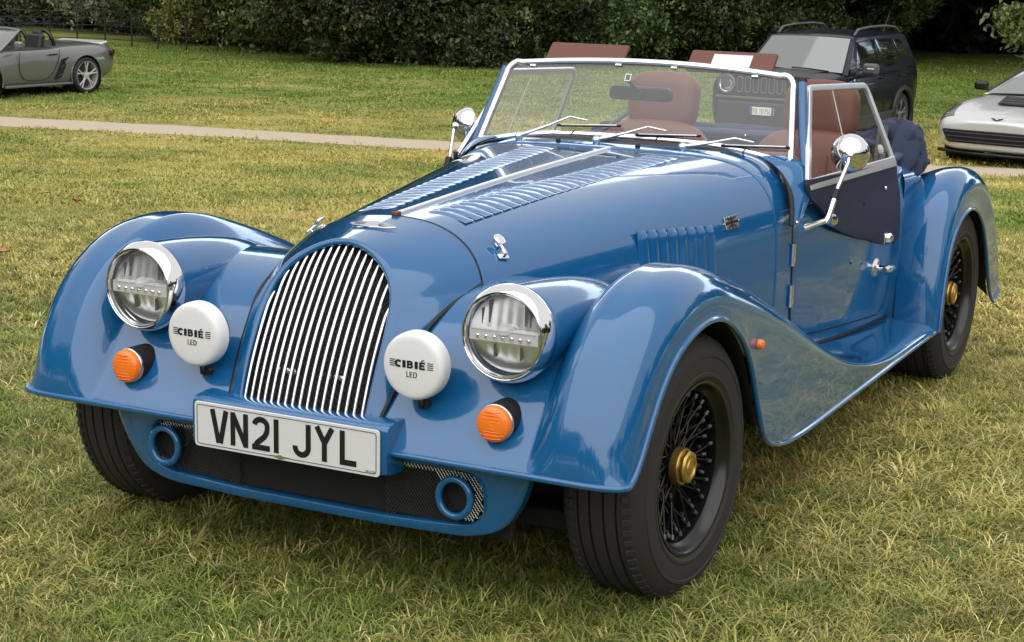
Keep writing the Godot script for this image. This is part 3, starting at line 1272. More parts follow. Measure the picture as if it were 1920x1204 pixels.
func rear_body(root: Node) -> void:
	for s in [-1.0, 1.0]:
		# scuttle
		var rows := []
		var A := curve(v3(RE), 61)
		var B := curve(v3(SC), 61)
		for i in 13:
			var f := i / 12.0
			var row := PackedVector3Array()
			for j in 61:
				var p: Vector3 = (A[j] as Vector3).lerp(B[j], f)
				row.append(Vector3(p.x * s, p.y - .0035 * (1.0 - smoothstep(0, .15, f)), p.z))
			rows.append(row)
		var g := Geo.new()
		g.grid(rows, false, false, s > 0)
		var sc := obj("scuttle", g, M.paint, root)
		var gs := Geo.new()
		gs.tube(mir(A, s), .0036, 8)
		obj("scuttle_seam", gs, M.paint, sc)
		# flank from the scuttle to the tail, over the door opening
		rows = []
		for i in 61:
			var z := lerpf(-1.39, -2.24, i / 60.0)
			var row := PackedVector3Array()
			var yt := lut([[-2.24, .775], [-2.05, .74], [-1.85, .665], [-1.65, .655], [-1.5, .70], [-1.42, .76], [-1.39, .80]], z)
			row.append(Vector3((side_x(yt, z) - .05) * s, yt - .004, z))
			row.append(Vector3((side_x(yt, z) - .02) * s, yt + .004, z))
			for j in 22:
				var y := lerpf(yt, .26, j / 21.0)
				row.append(Vector3(side_x(y, z) * s, y, z))
			rows.append(row)
		g = Geo.new()
		g.grid(rows, false, false, s > 0)
		var bside := obj("body_side", g, M.paint, root)
		g = Geo.new()
		var rb := []
		for i in 40:
			var u := lerpf(.745, .985, i / 39.0)
			var ap: Vector2 = bs(vv(WA), u)
			rb.append(Vector3((door_x(ap.y, ap.x) + .004) * s, ap.y + .003, ap.x))
		g.tube(rb, .0042, 8)
		obj("board_beading", g, M.rubber, bside)
		# door skin, a little proud, with its dark gap
		var outline := round_poly([Vector2(-1.300, .74), Vector2(-1.312, .345), Vector2(-2.10, .298), Vector2(-2.145, .72)], .10, 8)
		var dr := Node3D.new()
		dr.name = "door"
		root.add_child(dr, true)
		rows = []
		var ring := ring_of(outline, 140)
		for f in [[1.0, -.006], [1.0, .0005], [.992, .003], [.9, .0035], [.7, .004], [.45, .0045], [.2, .0045], [.02, .0045]]:
			var row := PackedVector3Array()
			for p in ring:
				var q: Vector2 = Vector2(-1.72, .52).lerp(p, f[0])
				row.append(Vector3((door_x(q.y, q.x) + f[1]) * s, q.y, q.x))
			rows.append(row)
		g = Geo.new()
		g.grid(rows, false, true)
		obj("door_skin", g, M.paint, dr)
		var gap := []
		for p in ring:
			gap.append(Vector3((door_x(p.y, p.x) + .0005) * s, p.y, p.x))
		g = Geo.new()
		g.tube(gap, .0032, 6, false, true)
		obj("door_gap", g, M.rubber, dr)
		for h in [.603, .478]:
			g = Geo.new()
			var hz := -1.296
			var hx := door_x(h, hz) + .006
			g.tube([Vector3(hx * s, h - .030, hz), Vector3(hx * s, h + .030, hz)], .0068, 10)
			g.box(Vector3(hx * s, h, hz - .010), Vector3(.006, .058, .02), .002)
			for e in [-.031, 0.0, .031]:
				g.tube([Vector3(hx * s, h + e - .002, hz), Vector3(hx * s, h + e + .002, hz)], .0078, 10)
			obj("hinge", g, M.chrome, dr)
		# handle: rose, neck and turning grip
		g = Geo.new()
		var hp := Vector3(door_x(.472, -1.955) * s, .472, -1.955)
		var hx2 := at(hp, Vector3(s, 0, 0))
		g.lathe([Vector2(.033, .0), Vector2(.033, .005), Vector2(.026, .012), Vector2(.012, .014), Vector2(.010, .03), Vector2(.013, .036), Vector2(.012, .046), Vector2(0, .050)], hx2, 28)
		g.tube([hp + Vector3(.040 * s, 0, .03), hp + Vector3(.046 * s, 0, .012), hp + Vector3(.046 * s, -.001, -.03), hp + Vector3(.042 * s, -.003, -.046)], [.010, .0155, .0145, .009], 10)
		obj("door_handle", g, M.chrome, dr)
	# tub behind the seats
	for s in [-1.0, 1.0]:
		var rows := []
		for i in 46:
			var z := lerpf(-2.23, -3.24, i / 45.0)
			var f := i / 45.0
			var hw := lut(BX, z)
			var top := lut([[-3.24, .50], [-3.15, .58], [-3.0, .665], [-2.8, .722], [-2.62, .755], [-2.23, .775]], z)
			var row := PackedVector3Array()
			var rc := lerpf(.055, .12, smoothstep(-2.40, -2.66, z))
			var inner := .0 if z < -2.58 else hw - .075
			if z >= -2.58:
				row.append(Vector3(inner * s, top - .08, z))
			for j in range(0, 12):
				row.append(Vector3(lerpf(inner, hw - rc - .008, j / 11.0) * s, top, z))
			if z < -2.58:
				row.append(row[row.size() - 1])
			for j in range(1, 13):
				var g := PI / 2 * j / 12.0
				row.append(Vector3((hw - rc - .004 + rc * sin(g)) * s, top - rc * (1 - cos(g)), z))
			for j in range(1, 12):
				var y := lerpf(top - rc, .25, j / 11.0)
				row.append(Vector3((hw - .004) * s, y, z))
			rows.append(row)
		# closing tail
		var last := PackedVector3Array()
		for p in rows[-1]:
			last.append(Vector3(p.x * .6, lerpf(.38, p.y, .6), -3.27))
		rows.append(last)
		var g := Geo.new()
		g.grid(rows, false, false, s > 0)
		obj("rear_body", g, M.paint, root)
		rear_wing(s, root)
	# floor pan and underside, made low and wide to block light beneath the car
	var g := Geo.new()
	g.box(Vector3(0, .19, -1.42), Vector3(1.16, .05, 3.2), .01)
	g.box(Vector3(0, .20, .16), Vector3(.80, .04, .42), .01)
	g.box(Vector3(0, .255, -.1), Vector3(.7, .05, .9), .01)
	g.tube([Vector3(-.6, .28, 0), Vector3(.6, .28, 0)], .03, 10)
	g.tube([Vector3(-.6, .30, -2.53), Vector3(.6, .30, -2.53)], .05, 10)
	obj("underbody", g, M.black_matt, root)

func door_x(y: float, z: float) -> float:
	if z > -1.4:
		var f := clampf((z + 1.4) / .2, 0, 1)
		return lerpf(side_x(y, -1.4), .556 - .35 * pow(maxf(0.0, y - .60), 1.6), f)
	return side_x(y, z)

func ring_of(P: PackedVector2Array, N: int) -> Array:
	var Q := []
	for p in P:
		Q.append(Vector3(p.x, p.y, 0))
	Q.append(Q[0])
	var R := resample(Q, N + 1)
	R.pop_back()
	var r := []
	for p in R:
		r.append(Vector2(p.x, p.y))
	return r

const RA := [[-2.185, .24], [-2.19, .32], [-2.205, .42], [-2.24, .53], [-2.31, .62], [-2.42, .685], [-2.56, .715], [-2.70, .705], [-2.83, .66], [-2.94, .58], [-3.03, .47], [-3.09, .35], [-3.12, .25]]
const RC := [[-2.165, .24], [-2.168, .32], [-2.18, .42], [-2.215, .54], [-2.28, .645], [-2.40, .725], [-2.55, .755], [-2.71, .74], [-2.85, .69], [-2.97, .60], [-3.07, .48], [-3.135, .36], [-3.16, .26]]
const RL := [[-2.18, .232], [-2.192, .30], [-2.215, .39], [-2.25, .49], [-2.31, .56], [-2.41, .605], [-2.53, .618], [-2.64, .595], [-2.74, .53], [-2.82, .43], [-2.875, .33], [-2.93, .235], [-3.02, .192]]

func rear_wing(s: float, root: Node) -> void:
	var A := vv(RA)
	var C := vv(RC)
	var L := vv(RL)
	var NU := 110
	var rows := []
	var lip := []
	for i in NU + 1:
		var u := float(i) / NU
		var a: Vector2 = bs(A, u)
		var c: Vector2 = bs(C, u)
		var l: Vector2 = bs(L, u)
		var row := PackedVector3Array()
		for j in 16:
			var f := j / 15.0
			var x := lerpf(lut(BX, a.x) - .03, .735, f)
			var p := a.lerp(c, sin(f * PI / 2))
			row.append(Vector3(x * s, p.y, p.x))
		var dl := l - c
		var D := dl.length()
		var dd := minf(D, .075)
		var dn := dl / maxf(D, 1e-5)
		for j in range(1, 12):
			var g := PI / 2 * j / 11.0
			var p := c + dn * dd * (1.0 - cos(g))
			row.append(Vector3(lerpf(.735, .806, sin(g)) * s, p.y, p.x))
		for j in range(1, 7):
			var f := j / 6.0
			var p := c + dn * lerpf(dd, D, f)
			row.append(Vector3((.806 + .004 * f * f) * s, p.y, p.x))
		lip.append(row[row.size() - 1])
		rows.append(row)
	var g := Geo.new()
	g.grid(rows, false, false, s > 0)
	for q in range(1, 24):
		lip.append(rows[-1][rows[-1].size() - 1 - q])
	for it in 3:
		var sm := lip.duplicate()
		for i in range(1, lip.size() - 1):
			sm[i] = (lip[i - 1] + lip[i] * 2.0 + lip[i + 1]) / 4.0
		lip = sm
	g.tube(lip, .007, 8)
	var w := obj("rear_wing", g, M.paint, root)
	var gb := Geo.new()
	var bp := []
	for i in 60:
		var a: Vector2 = bs(A, i / 59.0)
		bp.append(Vector3((lut(BX, a.x) + .001) * s, a.y + .002, a.x + .002))
	gb.tube(bp, .0075, 8)
	obj("wing_beading", gb, M.rubber, w)
	var gl := Geo.new()
	var lr := []
	for i in 40:
		var u := .04 + .9 * i / 39.0
		var l: Vector2 = bs(L, u)
		var a: Vector2 = bs(A, u)
		var k := a + (Vector2(-2.53, .25) - a).normalized() * .03
		lr.append(PackedVector3Array([Vector3(.80 * s, l.y, l.x), Vector3(.72 * s, lerpf(l.y, k.y, .5), lerpf(l.x, k.x, .5)), Vector3(.58 * s, k.y, k.x), Vector3(.52 * s, k.y, k.x), Vector3(.5 * s, .25, clampf(k.x, -2.85, -2.25))]))
	gl.grid(lr)
	obj("arch_liner", gl, M.black_matt, w)

# ---------------- windscreen: a plane leaning back
const W_N := Vector3(0, .454, .891)
const W_U := Vector3(0, .891, -.454)
func wpt(x: float, t: float, off := 0.0) -> Vector3:
	return Vector3(x, .851, -1.36) + W_U * t + W_N * off

func w_bottom(x: float) -> float:
	return .058 * (1.0 - pow(absf(x) / .54, 3.2))
func w_top(x: float) -> float:
	return .288 + .028 * (1.0 - pow(absf(x) / .49, 2.0))

func windscreen(root: Node) -> void:
	var ws := Node3D.new()
	ws.name = "windscreen"
	root.add_child(ws, true)
	var path := []
	for i in 40:
		var x := lerpf(-.530, .530, i / 39.0)
		path.append(wpt(x, w_bottom(x) + .004))
	for i in 12:
		var f := i / 11.0
		path.append(wpt(lerpf(.530, .489, f), lerpf(.004, .250, f)))
	for i in 8:
		var q := (i + 1) / 9.0 * PI / 2
		path.append(wpt(.448 + .041 * cos(q), .250 + .046 * sin(q)))
	for i in 31:
		var x := lerpf(.44, -.44, i / 30.0)
		path.append(wpt(x, w_top(x)))
	for i in 8:
		var q := PI / 2 + (i + 1) / 9.0 * PI / 2
		path.append(wpt(-.448 + .041 * cos(q), .250 + .046 * sin(q)))
	for i in 11:
		var f := 1.0 - i / 11.0
		path.append(wpt(lerpf(-.530, -.489, f), lerpf(.004, .250, f)))
	var g := Geo.new()
	g.sweep(path, W_N, rect_prof(.0185, .022, .006))
	obj("windscreen_frame", g, M.bright, ws)
	# pane, 4 mm thick
	var rows := []
	for i in 11:
		var row := PackedVector3Array()
		for j in 31:
			var f := j / 15.0 - 1.0
			var v := i / 10.0
			var hx := lerpf(.53, .488, v)
			if v > .85:
				hx -= .04 * pow((v - .85) / .15, 2.0)
			var x := f * hx
			row.append(wpt(x, lerpf(w_bottom(x), w_top(x), v)))
		rows.append(row)
	g = Geo.new()
	g.grid(rows)
	obj("windscreen_glass", g, M.glass, ws)
	# dark foot seal under the bright frame
	var seal := []
	for i in 41:
		var x := lerpf(-.485, .485, i / 40.0)
		var e := absf(x) / .545
		seal.append(Vector3(x, .851 + w_bottom(x * .985) * .93 - .022 + .004 * e, -1.347 + .012 * (1 - e)))
	g = Geo.new()
	var sr := []
	for i in 41:
		sr.append(.020 - .016 * pow(absf(i - 20) / 20.0, 4.0))
	g.tube(seal, sr, 12, true, false, 1.15, Vector3(0, .9, -.4))
	obj("scuttle_seal", g, M.brown_rubber, ws)
	# joints and clips of the foot rail, clips under the head rail
	g = Geo.new()
	for x in [-.20, .09, .38]:
		g.box(wpt(x, w_bottom(x) + .004, .010), Vector3(.003, .019, .006), .0005, Basis(Vector3.RIGHT, W_U, W_N) * Basis(Vector3.BACK, -.5))
	obj("rail_joint", g, M.rubber, ws)
	for x in [-.40, -.10, .09, .36]:
		g = Geo.new()
		g.box(wpt(x, w_top(x) - .014, .004), Vector3(.022, .008, .008), .002, Basis(Vector3.RIGHT, W_U, W_N))
		obj("head_clip", g, M.silver, ws)
	for s in [-1.0, 1.0]:
		# painted side posts and their feet wrapping the scuttle
		g = Geo.new()
		var pp := [Vector3(.583 * s, .80, -1.372), Vector3(.562 * s, .86, -1.395), Vector3(.535 * s, .96, -1.440), Vector3(.506 * s, 1.098, -1.503)]
		g.tube(curve(pp, 20), .0145, 12, true, false, 1.0)
		obj("side_post", g, M.paint, ws)
		g = Geo.new()
		var gc := Geo.new()
		gc.tube([Vector3(.506 * s, 1.096, -1.502), Vector3(.504 * s, 1.106, -1.506)], .0155, 12)
		obj("post_cap", gc, M.rubber, ws)
		var F := curve([Vector3(.44, .884, -1.325), Vector3(.50, .868, -1.305), Vector3(.545, .825, -1.285), Vector3(.575, .77, -1.262), Vector3(.584, .70, -1.235)], 24)
		var R_ := curve([Vector3(.50, .885, -1.372), Vector3(.545, .878, -1.385), Vector3(.585, .85, -1.385), Vector3(.602, .79, -1.372), Vector3(.598, .698, -1.268)], 24)
		var rr := []
		for i in 24:
			var row := PackedVector3Array()
			var f0: Vector3 = F[i]
			var r0: Vector3 = R_[i]
			var o := Vector3(.6, .35, .3) * .012
			for e in 8:
				var f := e / 7.0
				var p := f0.lerp(r0, f) + o * sin(PI * f) * .6
				row.append(Vector3(p.x * s, p.y, p.z))
			rr.append(row)
		g.grid(rr, false, false, s > 0)
		obj("post_foot", g, M.paint, ws)
		g = Geo.new()
		var fr := []
		for i in 24:
			fr.append(lerpf(.0015, .0082, smoothstep(5, 17, i)))
		g.tube(mir(F, s), fr, 10)
		obj("foot_rubber", g, M.rubber, ws)
		g = Geo.new()
		g.lathe([Vector2(.006, 0), Vector2(.005, .004), Vector2(0, .005)], at(Vector3(.596 * s, .708, -1.25), Vector3(s, 0, .2)), 12)
		obj("screw", g, M.chrome, ws)
	# wipers
	var B := Basis(Vector3.RIGHT, W_U, W_N)
	for q in [-.355, -.083, .205]:
		var wi := Node3D.new()
		wi.name = "wiper"
		root.add_child(wi, true)
		var p0 := Vector3(q, .893 - .05 * q * q - .004, -1.312)
		g = Geo.new()
		g.lathe([Vector2(.013, -.012), Vector2(.0135, .004), Vector2(.012, .010), Vector2(.013, .013), Vector2(.012, .02), Vector2(.006, .025), Vector2(0, .0255)], at(p0, Vector3(0, .9, .45)), 20)
		obj("wiper_pivot", g, M.chrome, wi)
		g = Geo.new()
		var e := wpt(q + .145, .083 - .06 * q, .034)
		var tip := wpt(q + .205, .077 - .06 * q, .026)
		g.tube([p0 + Vector3(0, .014, .006), p0.lerp(e, .25) + Vector3(0, .008, .004), p0.lerp(e, .6) + Vector3(0, .003, .002), e, e.lerp(tip, .5), tip], [.0075, .007, .0055, .0045, .004, .0035], 8, true, false, .8)
		obj("wiper_arm", g, M.chrome, wi)
		g = Geo.new()
		var b0 := wpt(q + .10, .062 - .05 * q, .014)
		var b1 := wpt(q + .315, .072 - .055 * q, .014)
		g.tube([b0, b1], .0042, 6, true, false, 1.6, W_N)
		obj("wiper_blade", g, M.rubber, wi)
		g = Geo.new()
		g.tube([b0.lerp(b1, .06) + W_N * .006, b0.lerp(b1, .95) + W_N * .006], .0022, 6)
		obj("blade_spine", g, M.chrome, wi)
	for x in [-.20, .07]:
		g = Geo.new()
		g.lathe([Vector2(.008, 0), Vector2(.008, .008), Vector2(.005, .012), Vector2(0, .0125)], at(Vector3(x, .889, -1.275), Vector3(0, 1, .2)), 12)
		obj("washer_jet", g, M.rubber, ws)
	# mirror inside, hung from the glass
	var mi := Node3D.new()
	mi.name = "interior_mirror"
	root.add_child(mi, true)
	g = Geo.new()
	var mp := []
	for p in round_poly([Vector2(-.108, -.021), Vector2(.108, -.021), Vector2(.105, .022), Vector2(-.105, .022)], .018, 5):
		mp.append(p)
	var pv := PackedVector2Array()
	for p in mp:
		pv.append(p)
	g.plate(pv, at(Vector3(-.042, 1.030, -1.555), Vector3(0, 0, 1)), .022, .005)
	obj("mirror_shell", g, M.black_satin, mi)
	g = Geo.new()
	g.tube([Vector3(-.042, 1.034, -1.535), Vector3(-.05, 1.055, -1.50), Vector3(-.055, 1.075, -1.475)], .006, 8)
	g.lathe([Vector2(.014, 0), Vector2(.012, .01), Vector2(0, .012)], at(Vector3(-.042, 1.03, -1.536)), 16)
	obj("mirror_stem", g, M.black_satin, mi)
	g = Geo.new()
	g.box(wpt(-.06, .262, -.004), Vector3(.022, .026, .006), .003, B)
	obj("mirror_pad", g, M.black_satin, mi)
	g = Geo.new()
	g.sweep([wpt(-.069, .251, -.0005), wpt(-.051, .251, -.0005), wpt(-.051, .273, -.0005), wpt(-.069, .273, -.0005)], W_N, rect_prof(.0022, .0015, .0004))
	obj("pad_rim", g, M.silver, mi)
	# leather visors folded up over the head rail
	for v in [[-.375, -.098, 1.128], [.118, .402, 1.124]]:
		g = Geo.new()
		var rows2 := []
		var vb := Basis(Vector3.RIGHT, -.62)
		g.box(Vector3((v[0] + v[1]) / 2, v[2] + .018, -1.548), Vector3(v[1] - v[0], .016, .085), .007, Basis(Vector3(1, 0, 0), .78), 3)
		var vo := obj("sun_visor", g, M.leather, root)
		if v[0] > 0:
			g = Geo.new()
			g.box(Vector3(.262, v[2] + .0245, -1.5415), Vector3(.128, .0012, .05), .0004, Basis(Vector3(1, 0, 0), .78))
			obj("visor_label", g, M.plate_white, vo)

func interior(root: Node) -> void:
	# dashboard, wheel, seats, bulkhead
	var g := Geo.new()
	g.box(Vector3(0, .80, -1.50), Vector3(1.02, .16, .10), .04, Basis(), 4)
	obj("dashboard", g, M.leather, root)
	g = Geo.new()
	var ring := []
	var wb := at(Vector3(-.30, .70, -1.66), Vector3(0, .42, -1))
	for i in 40:
		ring.append(wb * Vector3(.165 * cos(TAU * i / 40), .165 * sin(TAU * i / 40), 0))
	g.tube(ring, .013, 10, false, true)
	for i in 3:
		var a := PI / 2 + TAU * i / 3
		g.tube([wb * Vector3.ZERO, wb * Vector3(.16 * cos(a), .16 * sin(a), 0)], .009, 8)
	g.lathe([Vector2(.04, -.01), Vector2(.04, .01), Vector2(0, .015)], wb, 20)
	obj("steering_wheel", g, M.black_satin, root)
	for s in [-1.0, 1.0]:
		var st := Node3D.new()
		st.name = "seat"
		root.add_child(st, true)
		var cx: float = .305 * s
		cx += .012 if s < 0 else .0
		pad("backrest", Vector3(cx, .61, -2.24), Vector3(.46, .54, .15), .10, -.20, st)
		pad("headrest", Vector3(cx, .940, -2.345), Vector3(.268, .215, .115), .085, -.16, st)
		pad("cushion", Vector3(cx, .36, -2.0), Vector3(.46, .16, .5), .06, .1, st)
		for e in [-1.0, 1.0]:
			g = Geo.new()
			g.tube(curve([Vector3(cx + e * .20, .36, -1.80), Vector3(cx + e * .215, .50, -2.12), Vector3(cx + e * .21, .66, -2.20), Vector3(cx + e * .19, .80, -2.245)], 20), [.05, .05, .052, .054, .056, .057, .058, .058, .058, .057, .056, .055, .054, .053, .052, .05, .048, .045, .04, .03], 14)
			obj("bolster", g, M.leather, st)
		# seams
		g = Geo.new()
		for e in [-.075, .075]:
			var sp := []
			for i in 12:
				sp.append(Vector3(cx + e, lerpf(.45, .80, i / 11.0), -2.165 - .2 * (lerpf(.45, .80, i / 11.0) - .61)))
			g.tube(sp, .003, 6)
		obj("seam", g, M.leather, st)
	# dark trim round the cockpit
	g = Geo.new()
	g.box(Vector3(0, .52, -2.52), Vector3(1.18, .52, .06), .02, Basis(Vector3.RIGHT, -.05))
	g.box(Vector3(0, .30, -1.9), Vector3(1.1, .02, 1.2), .005)
	for s in [-1.0, 1.0]:
		g.box(Vector3(.575 * s, .48, -1.95), Vector3(.012, .38, .95), .004)
	obj("cockpit_trim", g, M.carpet, root)
	g = Geo.new()
	g.tube(curve([Vector3(-.585, .79, -2.25), Vector3(-.585, .80, -2.45), Vector3(-.52, .806, -2.57), Vector3(-.3, .81, -2.60), Vector3(0, .81, -2.605), Vector3(.3, .81, -2.60), Vector3(.52, .806, -2.57), Vector3(.585, .80, -2.45), Vector3(.585, .79, -2.25)], 60), .022, 10, true, false, .8)
	obj("cockpit_rim", g, M.hood_rim, root)
	for x in [-.06, .10, .22]:
		g = Geo.new()
		g.lathe([Vector2(.006, 0), Vector2(.005, .004), Vector2(0, .005)], at(Vector3(x, .808, -2.582), Vector3(0, .2, 1)), 10)
		obj("stud", g, M.chrome, root)

func pad(called: String, ctr: Vector3, size: Vector3, r: float, tilt: float, parent: Node) -> void:
	# cushion: superellipsoid with a slightly domed face
	var g := Geo.new()
	var rows := []
	var B := Basis(Vector3.RIGHT, tilt)
	for i in 33:
		var la := PI * (i / 32.0 - .5)
		var row := PackedVector3Array()
		for j in 56:
			var lo := TAU * j / 56.0
			var cl := cos(la)
			var e1 := .5
			var e2 := .58
			var cx := signf(cos(lo)) * pow(absf(cos(lo)), e2) * pow(absf(cl), e1)
			var cy := signf(sin(lo)) * pow(absf(sin(lo)), e2) * pow(absf(cl), e1)
			var cz := signf(sin(la)) * pow(absf(sin(la)), .75)
			row.append(ctr + B * Vector3(cx * size.x / 2, cy * size.y / 2, cz * size.z / 2))
		rows.append(row)
	g.grid(rows, false, true)
	obj(called, g, M.leather, parent)

func sidescreen(s: float, root: Node) -> void:
	var ss := Node3D.new()
	ss.name = "sidescreen"
	root.add_child(ss, true)
	var bf := Vector3(.594, .813, -1.340)
	var tf := Vector3(.515, 1.077, -1.545)
	var tr := Vector3(.532, 1.054, -2.085)
	var br := Vector3(.634, .812, -2.110)
	var nn := (tf - bf).cross(br - bf).normalized()
	if nn.x < 0: nn = -nn
	var path := []
	var C := [bf, br, tr, tf]
	# rounded corners
	for i in 4:
		var p: Vector3 = C[i]
		var a: Vector3 = C[(i + 3) % 4]
		var b: Vector3 = C[(i + 1) % 4]
		var q: float = [.006, .012, .035, .012][i]
		for j in 6:
			var f := j / 5.0
			path.append((p + (a - p).normalized() * q) * (1 - f) * (1 - f) + p * 2.0 * f * (1 - f) + (p + (b - p).normalized() * q) * f * f)
	path = mir(path, s)
	var ns := Vector3(nn.x * s, nn.y, nn.z)
	var g := Geo.new()
	g.sweep(path, ns, rect_prof(.020, .014, .003))
	# deeper foot rail
	var fr := []
	for f in 2:
		fr.append(Vector3(lerpf(bf.x, br.x, lerpf(-.012, 1.008, f)) * s, lerpf(bf.y, br.y, f) - .006, lerpf(bf.z, br.z, lerpf(-.012, 1.008, f))) + ns * .001)
	g.sweep([fr[0], fr[0].lerp(fr[1], .5), fr[1]], ns, rect_prof(.034, .017, .003), false)
	obj("sidescreen_frame", g, M.alloy, ss)
	g = Geo.new()
	var m := []
	for p in [bf, br, tr, tf]:
		m.append(Vector3(p.x * s, p.y, p.z))
	var mid := (bf.lerp(br, .53)) 
	var midt := (tf.lerp(tr, .53))
	var rows := []
	for i in 5:
		var row := PackedVector3Array()
		for j in 9:
			row.append((m[0] as Vector3).lerp(m[1], j / 8.0).lerp((m[3] as Vector3).lerp(m[2], j / 8.0), i / 4.0))
		rows.append(row)
	g.grid(rows)
	obj("sidescreen_pane", g, M.glass_side, ss)
	g = Geo.new()
	g.tube([(m[0] as Vector3).lerp(m[1], .46) + ns * .004, (m[3] as Vector3).lerp(m[2], .36) + ns * .004], .0022, 6)
	obj("pane_edge", g, M.clear_plastic, ss)
	g = Geo.new()
	g.lathe([Vector2(.016, 0), Vector2(.015, .006), Vector2(.010, .010), Vector2(0, .011)], at((m[0] as Vector3).lerp(m[1], .82) + (m[3] - m[0]) * .16 + ns * .003, ns), 20)
	obj("pane_knob", g, M.clear_plastic, ss)
	# navy cloth panel below
	g = Geo.new()
	var poly := [[.826, -1.318], [.79, -1.322], [.765, -1.345], [.742, -1.40], [.722, -1.44], [.700, -1.472], [.664, -1.51], [.635, -1.60], [.603, -1.72], [.577, -1.85], [.549, -1.97], [.540, -2.04], [.537, -2.12], [.552, -2.145], [.70, -2.15], [.806, -2.13]]
	var pf := PackedVector2Array()
	for p in poly:
		pf.append(Vector2(p[1], p[0]))
	var ring := ring_of(pf, 120)
	rows = []
	for f in [[1.0, -.004], [1.0, .006], [.99, .0085], [.85, .009], [.6, .009], [.3, .009], [.02, .009]]:
		var row := PackedVector3Array()
		for p in ring:
			var q: Vector2 = Vector2(-1.80, .70).lerp(p, f[0])
			var x: float = maxf(door_x(q.y, q.x) + .006, lerpf(.594, .634, clampf((-1.34 - q.x) / .77, 0, 1)) + (.812 - q.y) * .06) + f[1]
			row.append(Vector3(x * s, q.y, q.x))
		rows.append(row)
	g.grid(rows, false, true)
	obj("cloth_panel", g, M.navy, ss)
	for q in [[.733, -1.985], [.607, -2.005], [.726, -1.485]]:
		g = Geo.new()
		g.lathe([Vector2(.007, 0), Vector2(.006, .004), Vector2(0, .005)], at(Vector3((.650 if q[1] < -1.6 else .628) * s, q[0], q[1]), Vector3(s, 0, 0)), 12)
		obj("stud", g, M.chrome, ss)
	g = Geo.new()
	g.lathe([Vector2(.018, .0), Vector2(.020, .008), Vector2(.017, .018), Vector2(.008, .024), Vector2(0, .025)], at(Vector3(.652 * s, .564, -2.02), Vector3(s, 0, 0)), 20)
	g.box(Vector3(.655 * s, .566, -1.995), Vector3(.01, .034, .03), .003)
	obj("fixing_knob", g, M.chrome, ss)

func door_mirror(s: float, root: Node) -> void:
	var m := Node3D.new()
	m.name = "door_mirror"
	root.add_child(m, true)
	var hc := Vector3(.668, .893, -1.497)
	var g := Geo.new()
	var ax := Vector3(.25, .10, 1) if s > 0 else Vector3(.70, .02, 1)
	g.lathe([Vector2(.052, -.030), Vector2(.0580, -.028), Vector2(.0595, -.022), Vector2(.0575, -.010), Vector2(.050, .006), Vector2(.037, .019), Vector2(.020, .027), Vector2(0, .029)], at(Vector3(hc.x * s, hc.y, hc.z), Vector3(ax.x * s, ax.y, ax.z)), 48)
	obj("mirror_bowl", g, M.chrome, m)
	g = Geo.new()
	g.lathe([Vector2(.052, -.029), Vector2(0, -.030)], at(Vector3(hc.x * s, hc.y, hc.z), Vector3(ax.x * s, ax.y, ax.z)), 40)
	obj("mirror_face", g, M.mirror, m)
	g = Geo.new()
	var kb := hc + Vector3(.010, -.002, .034)
	g.lathe([Vector2(.014, -.01), Vector2(.0145, .004), Vector2(.010, .012), Vector2(0, .015)], at(Vector3(kb.x * s, kb.y, kb.z - .006), Vector3(.1 * s, .1, 1)), 20)
	var st := mir([kb, kb + Vector3(0, -.02, .006), Vector3(.664, .80, -1.412), Vector3(.662, .775, -1.395)], s)
	g.tube(st, .0062, 10)
	g.tube(mir([Vector3(.662, .772, -1.393), Vector3(.657, .715, -1.352), Vector3(.652, .700, -1.342)], s), [.0085, .0105, .010], 10)
	obj("mirror_stem", g, M.chrome, m)
	g = Geo.new()
	g.tube(mir([Vector3(.6635, .792, -1.406), Vector3(.661, .768, -1.390)], s), .0125, 12)
	obj("stem_collar", g, M.rubber, m)
	g = Geo.new()
	g.tube(mir([Vector3(.648, .705, -1.352), Vector3(.636, .702, -1.28), Vector3(.624, .697, -1.205)], s), [.013, .012, .0135], 12, true, false, .75)
	g.lathe([Vector2(.016, -.012), Vector2(.0185, -.004), Vector2(.0185, .004), Vector2(.014, .012), Vector2(0, .015)], at(Vector3(.655 * s, .702, -1.40), Vector3(s, 0, .5)), 20)
	obj("mirror_bracket", g, M.chrome, m)

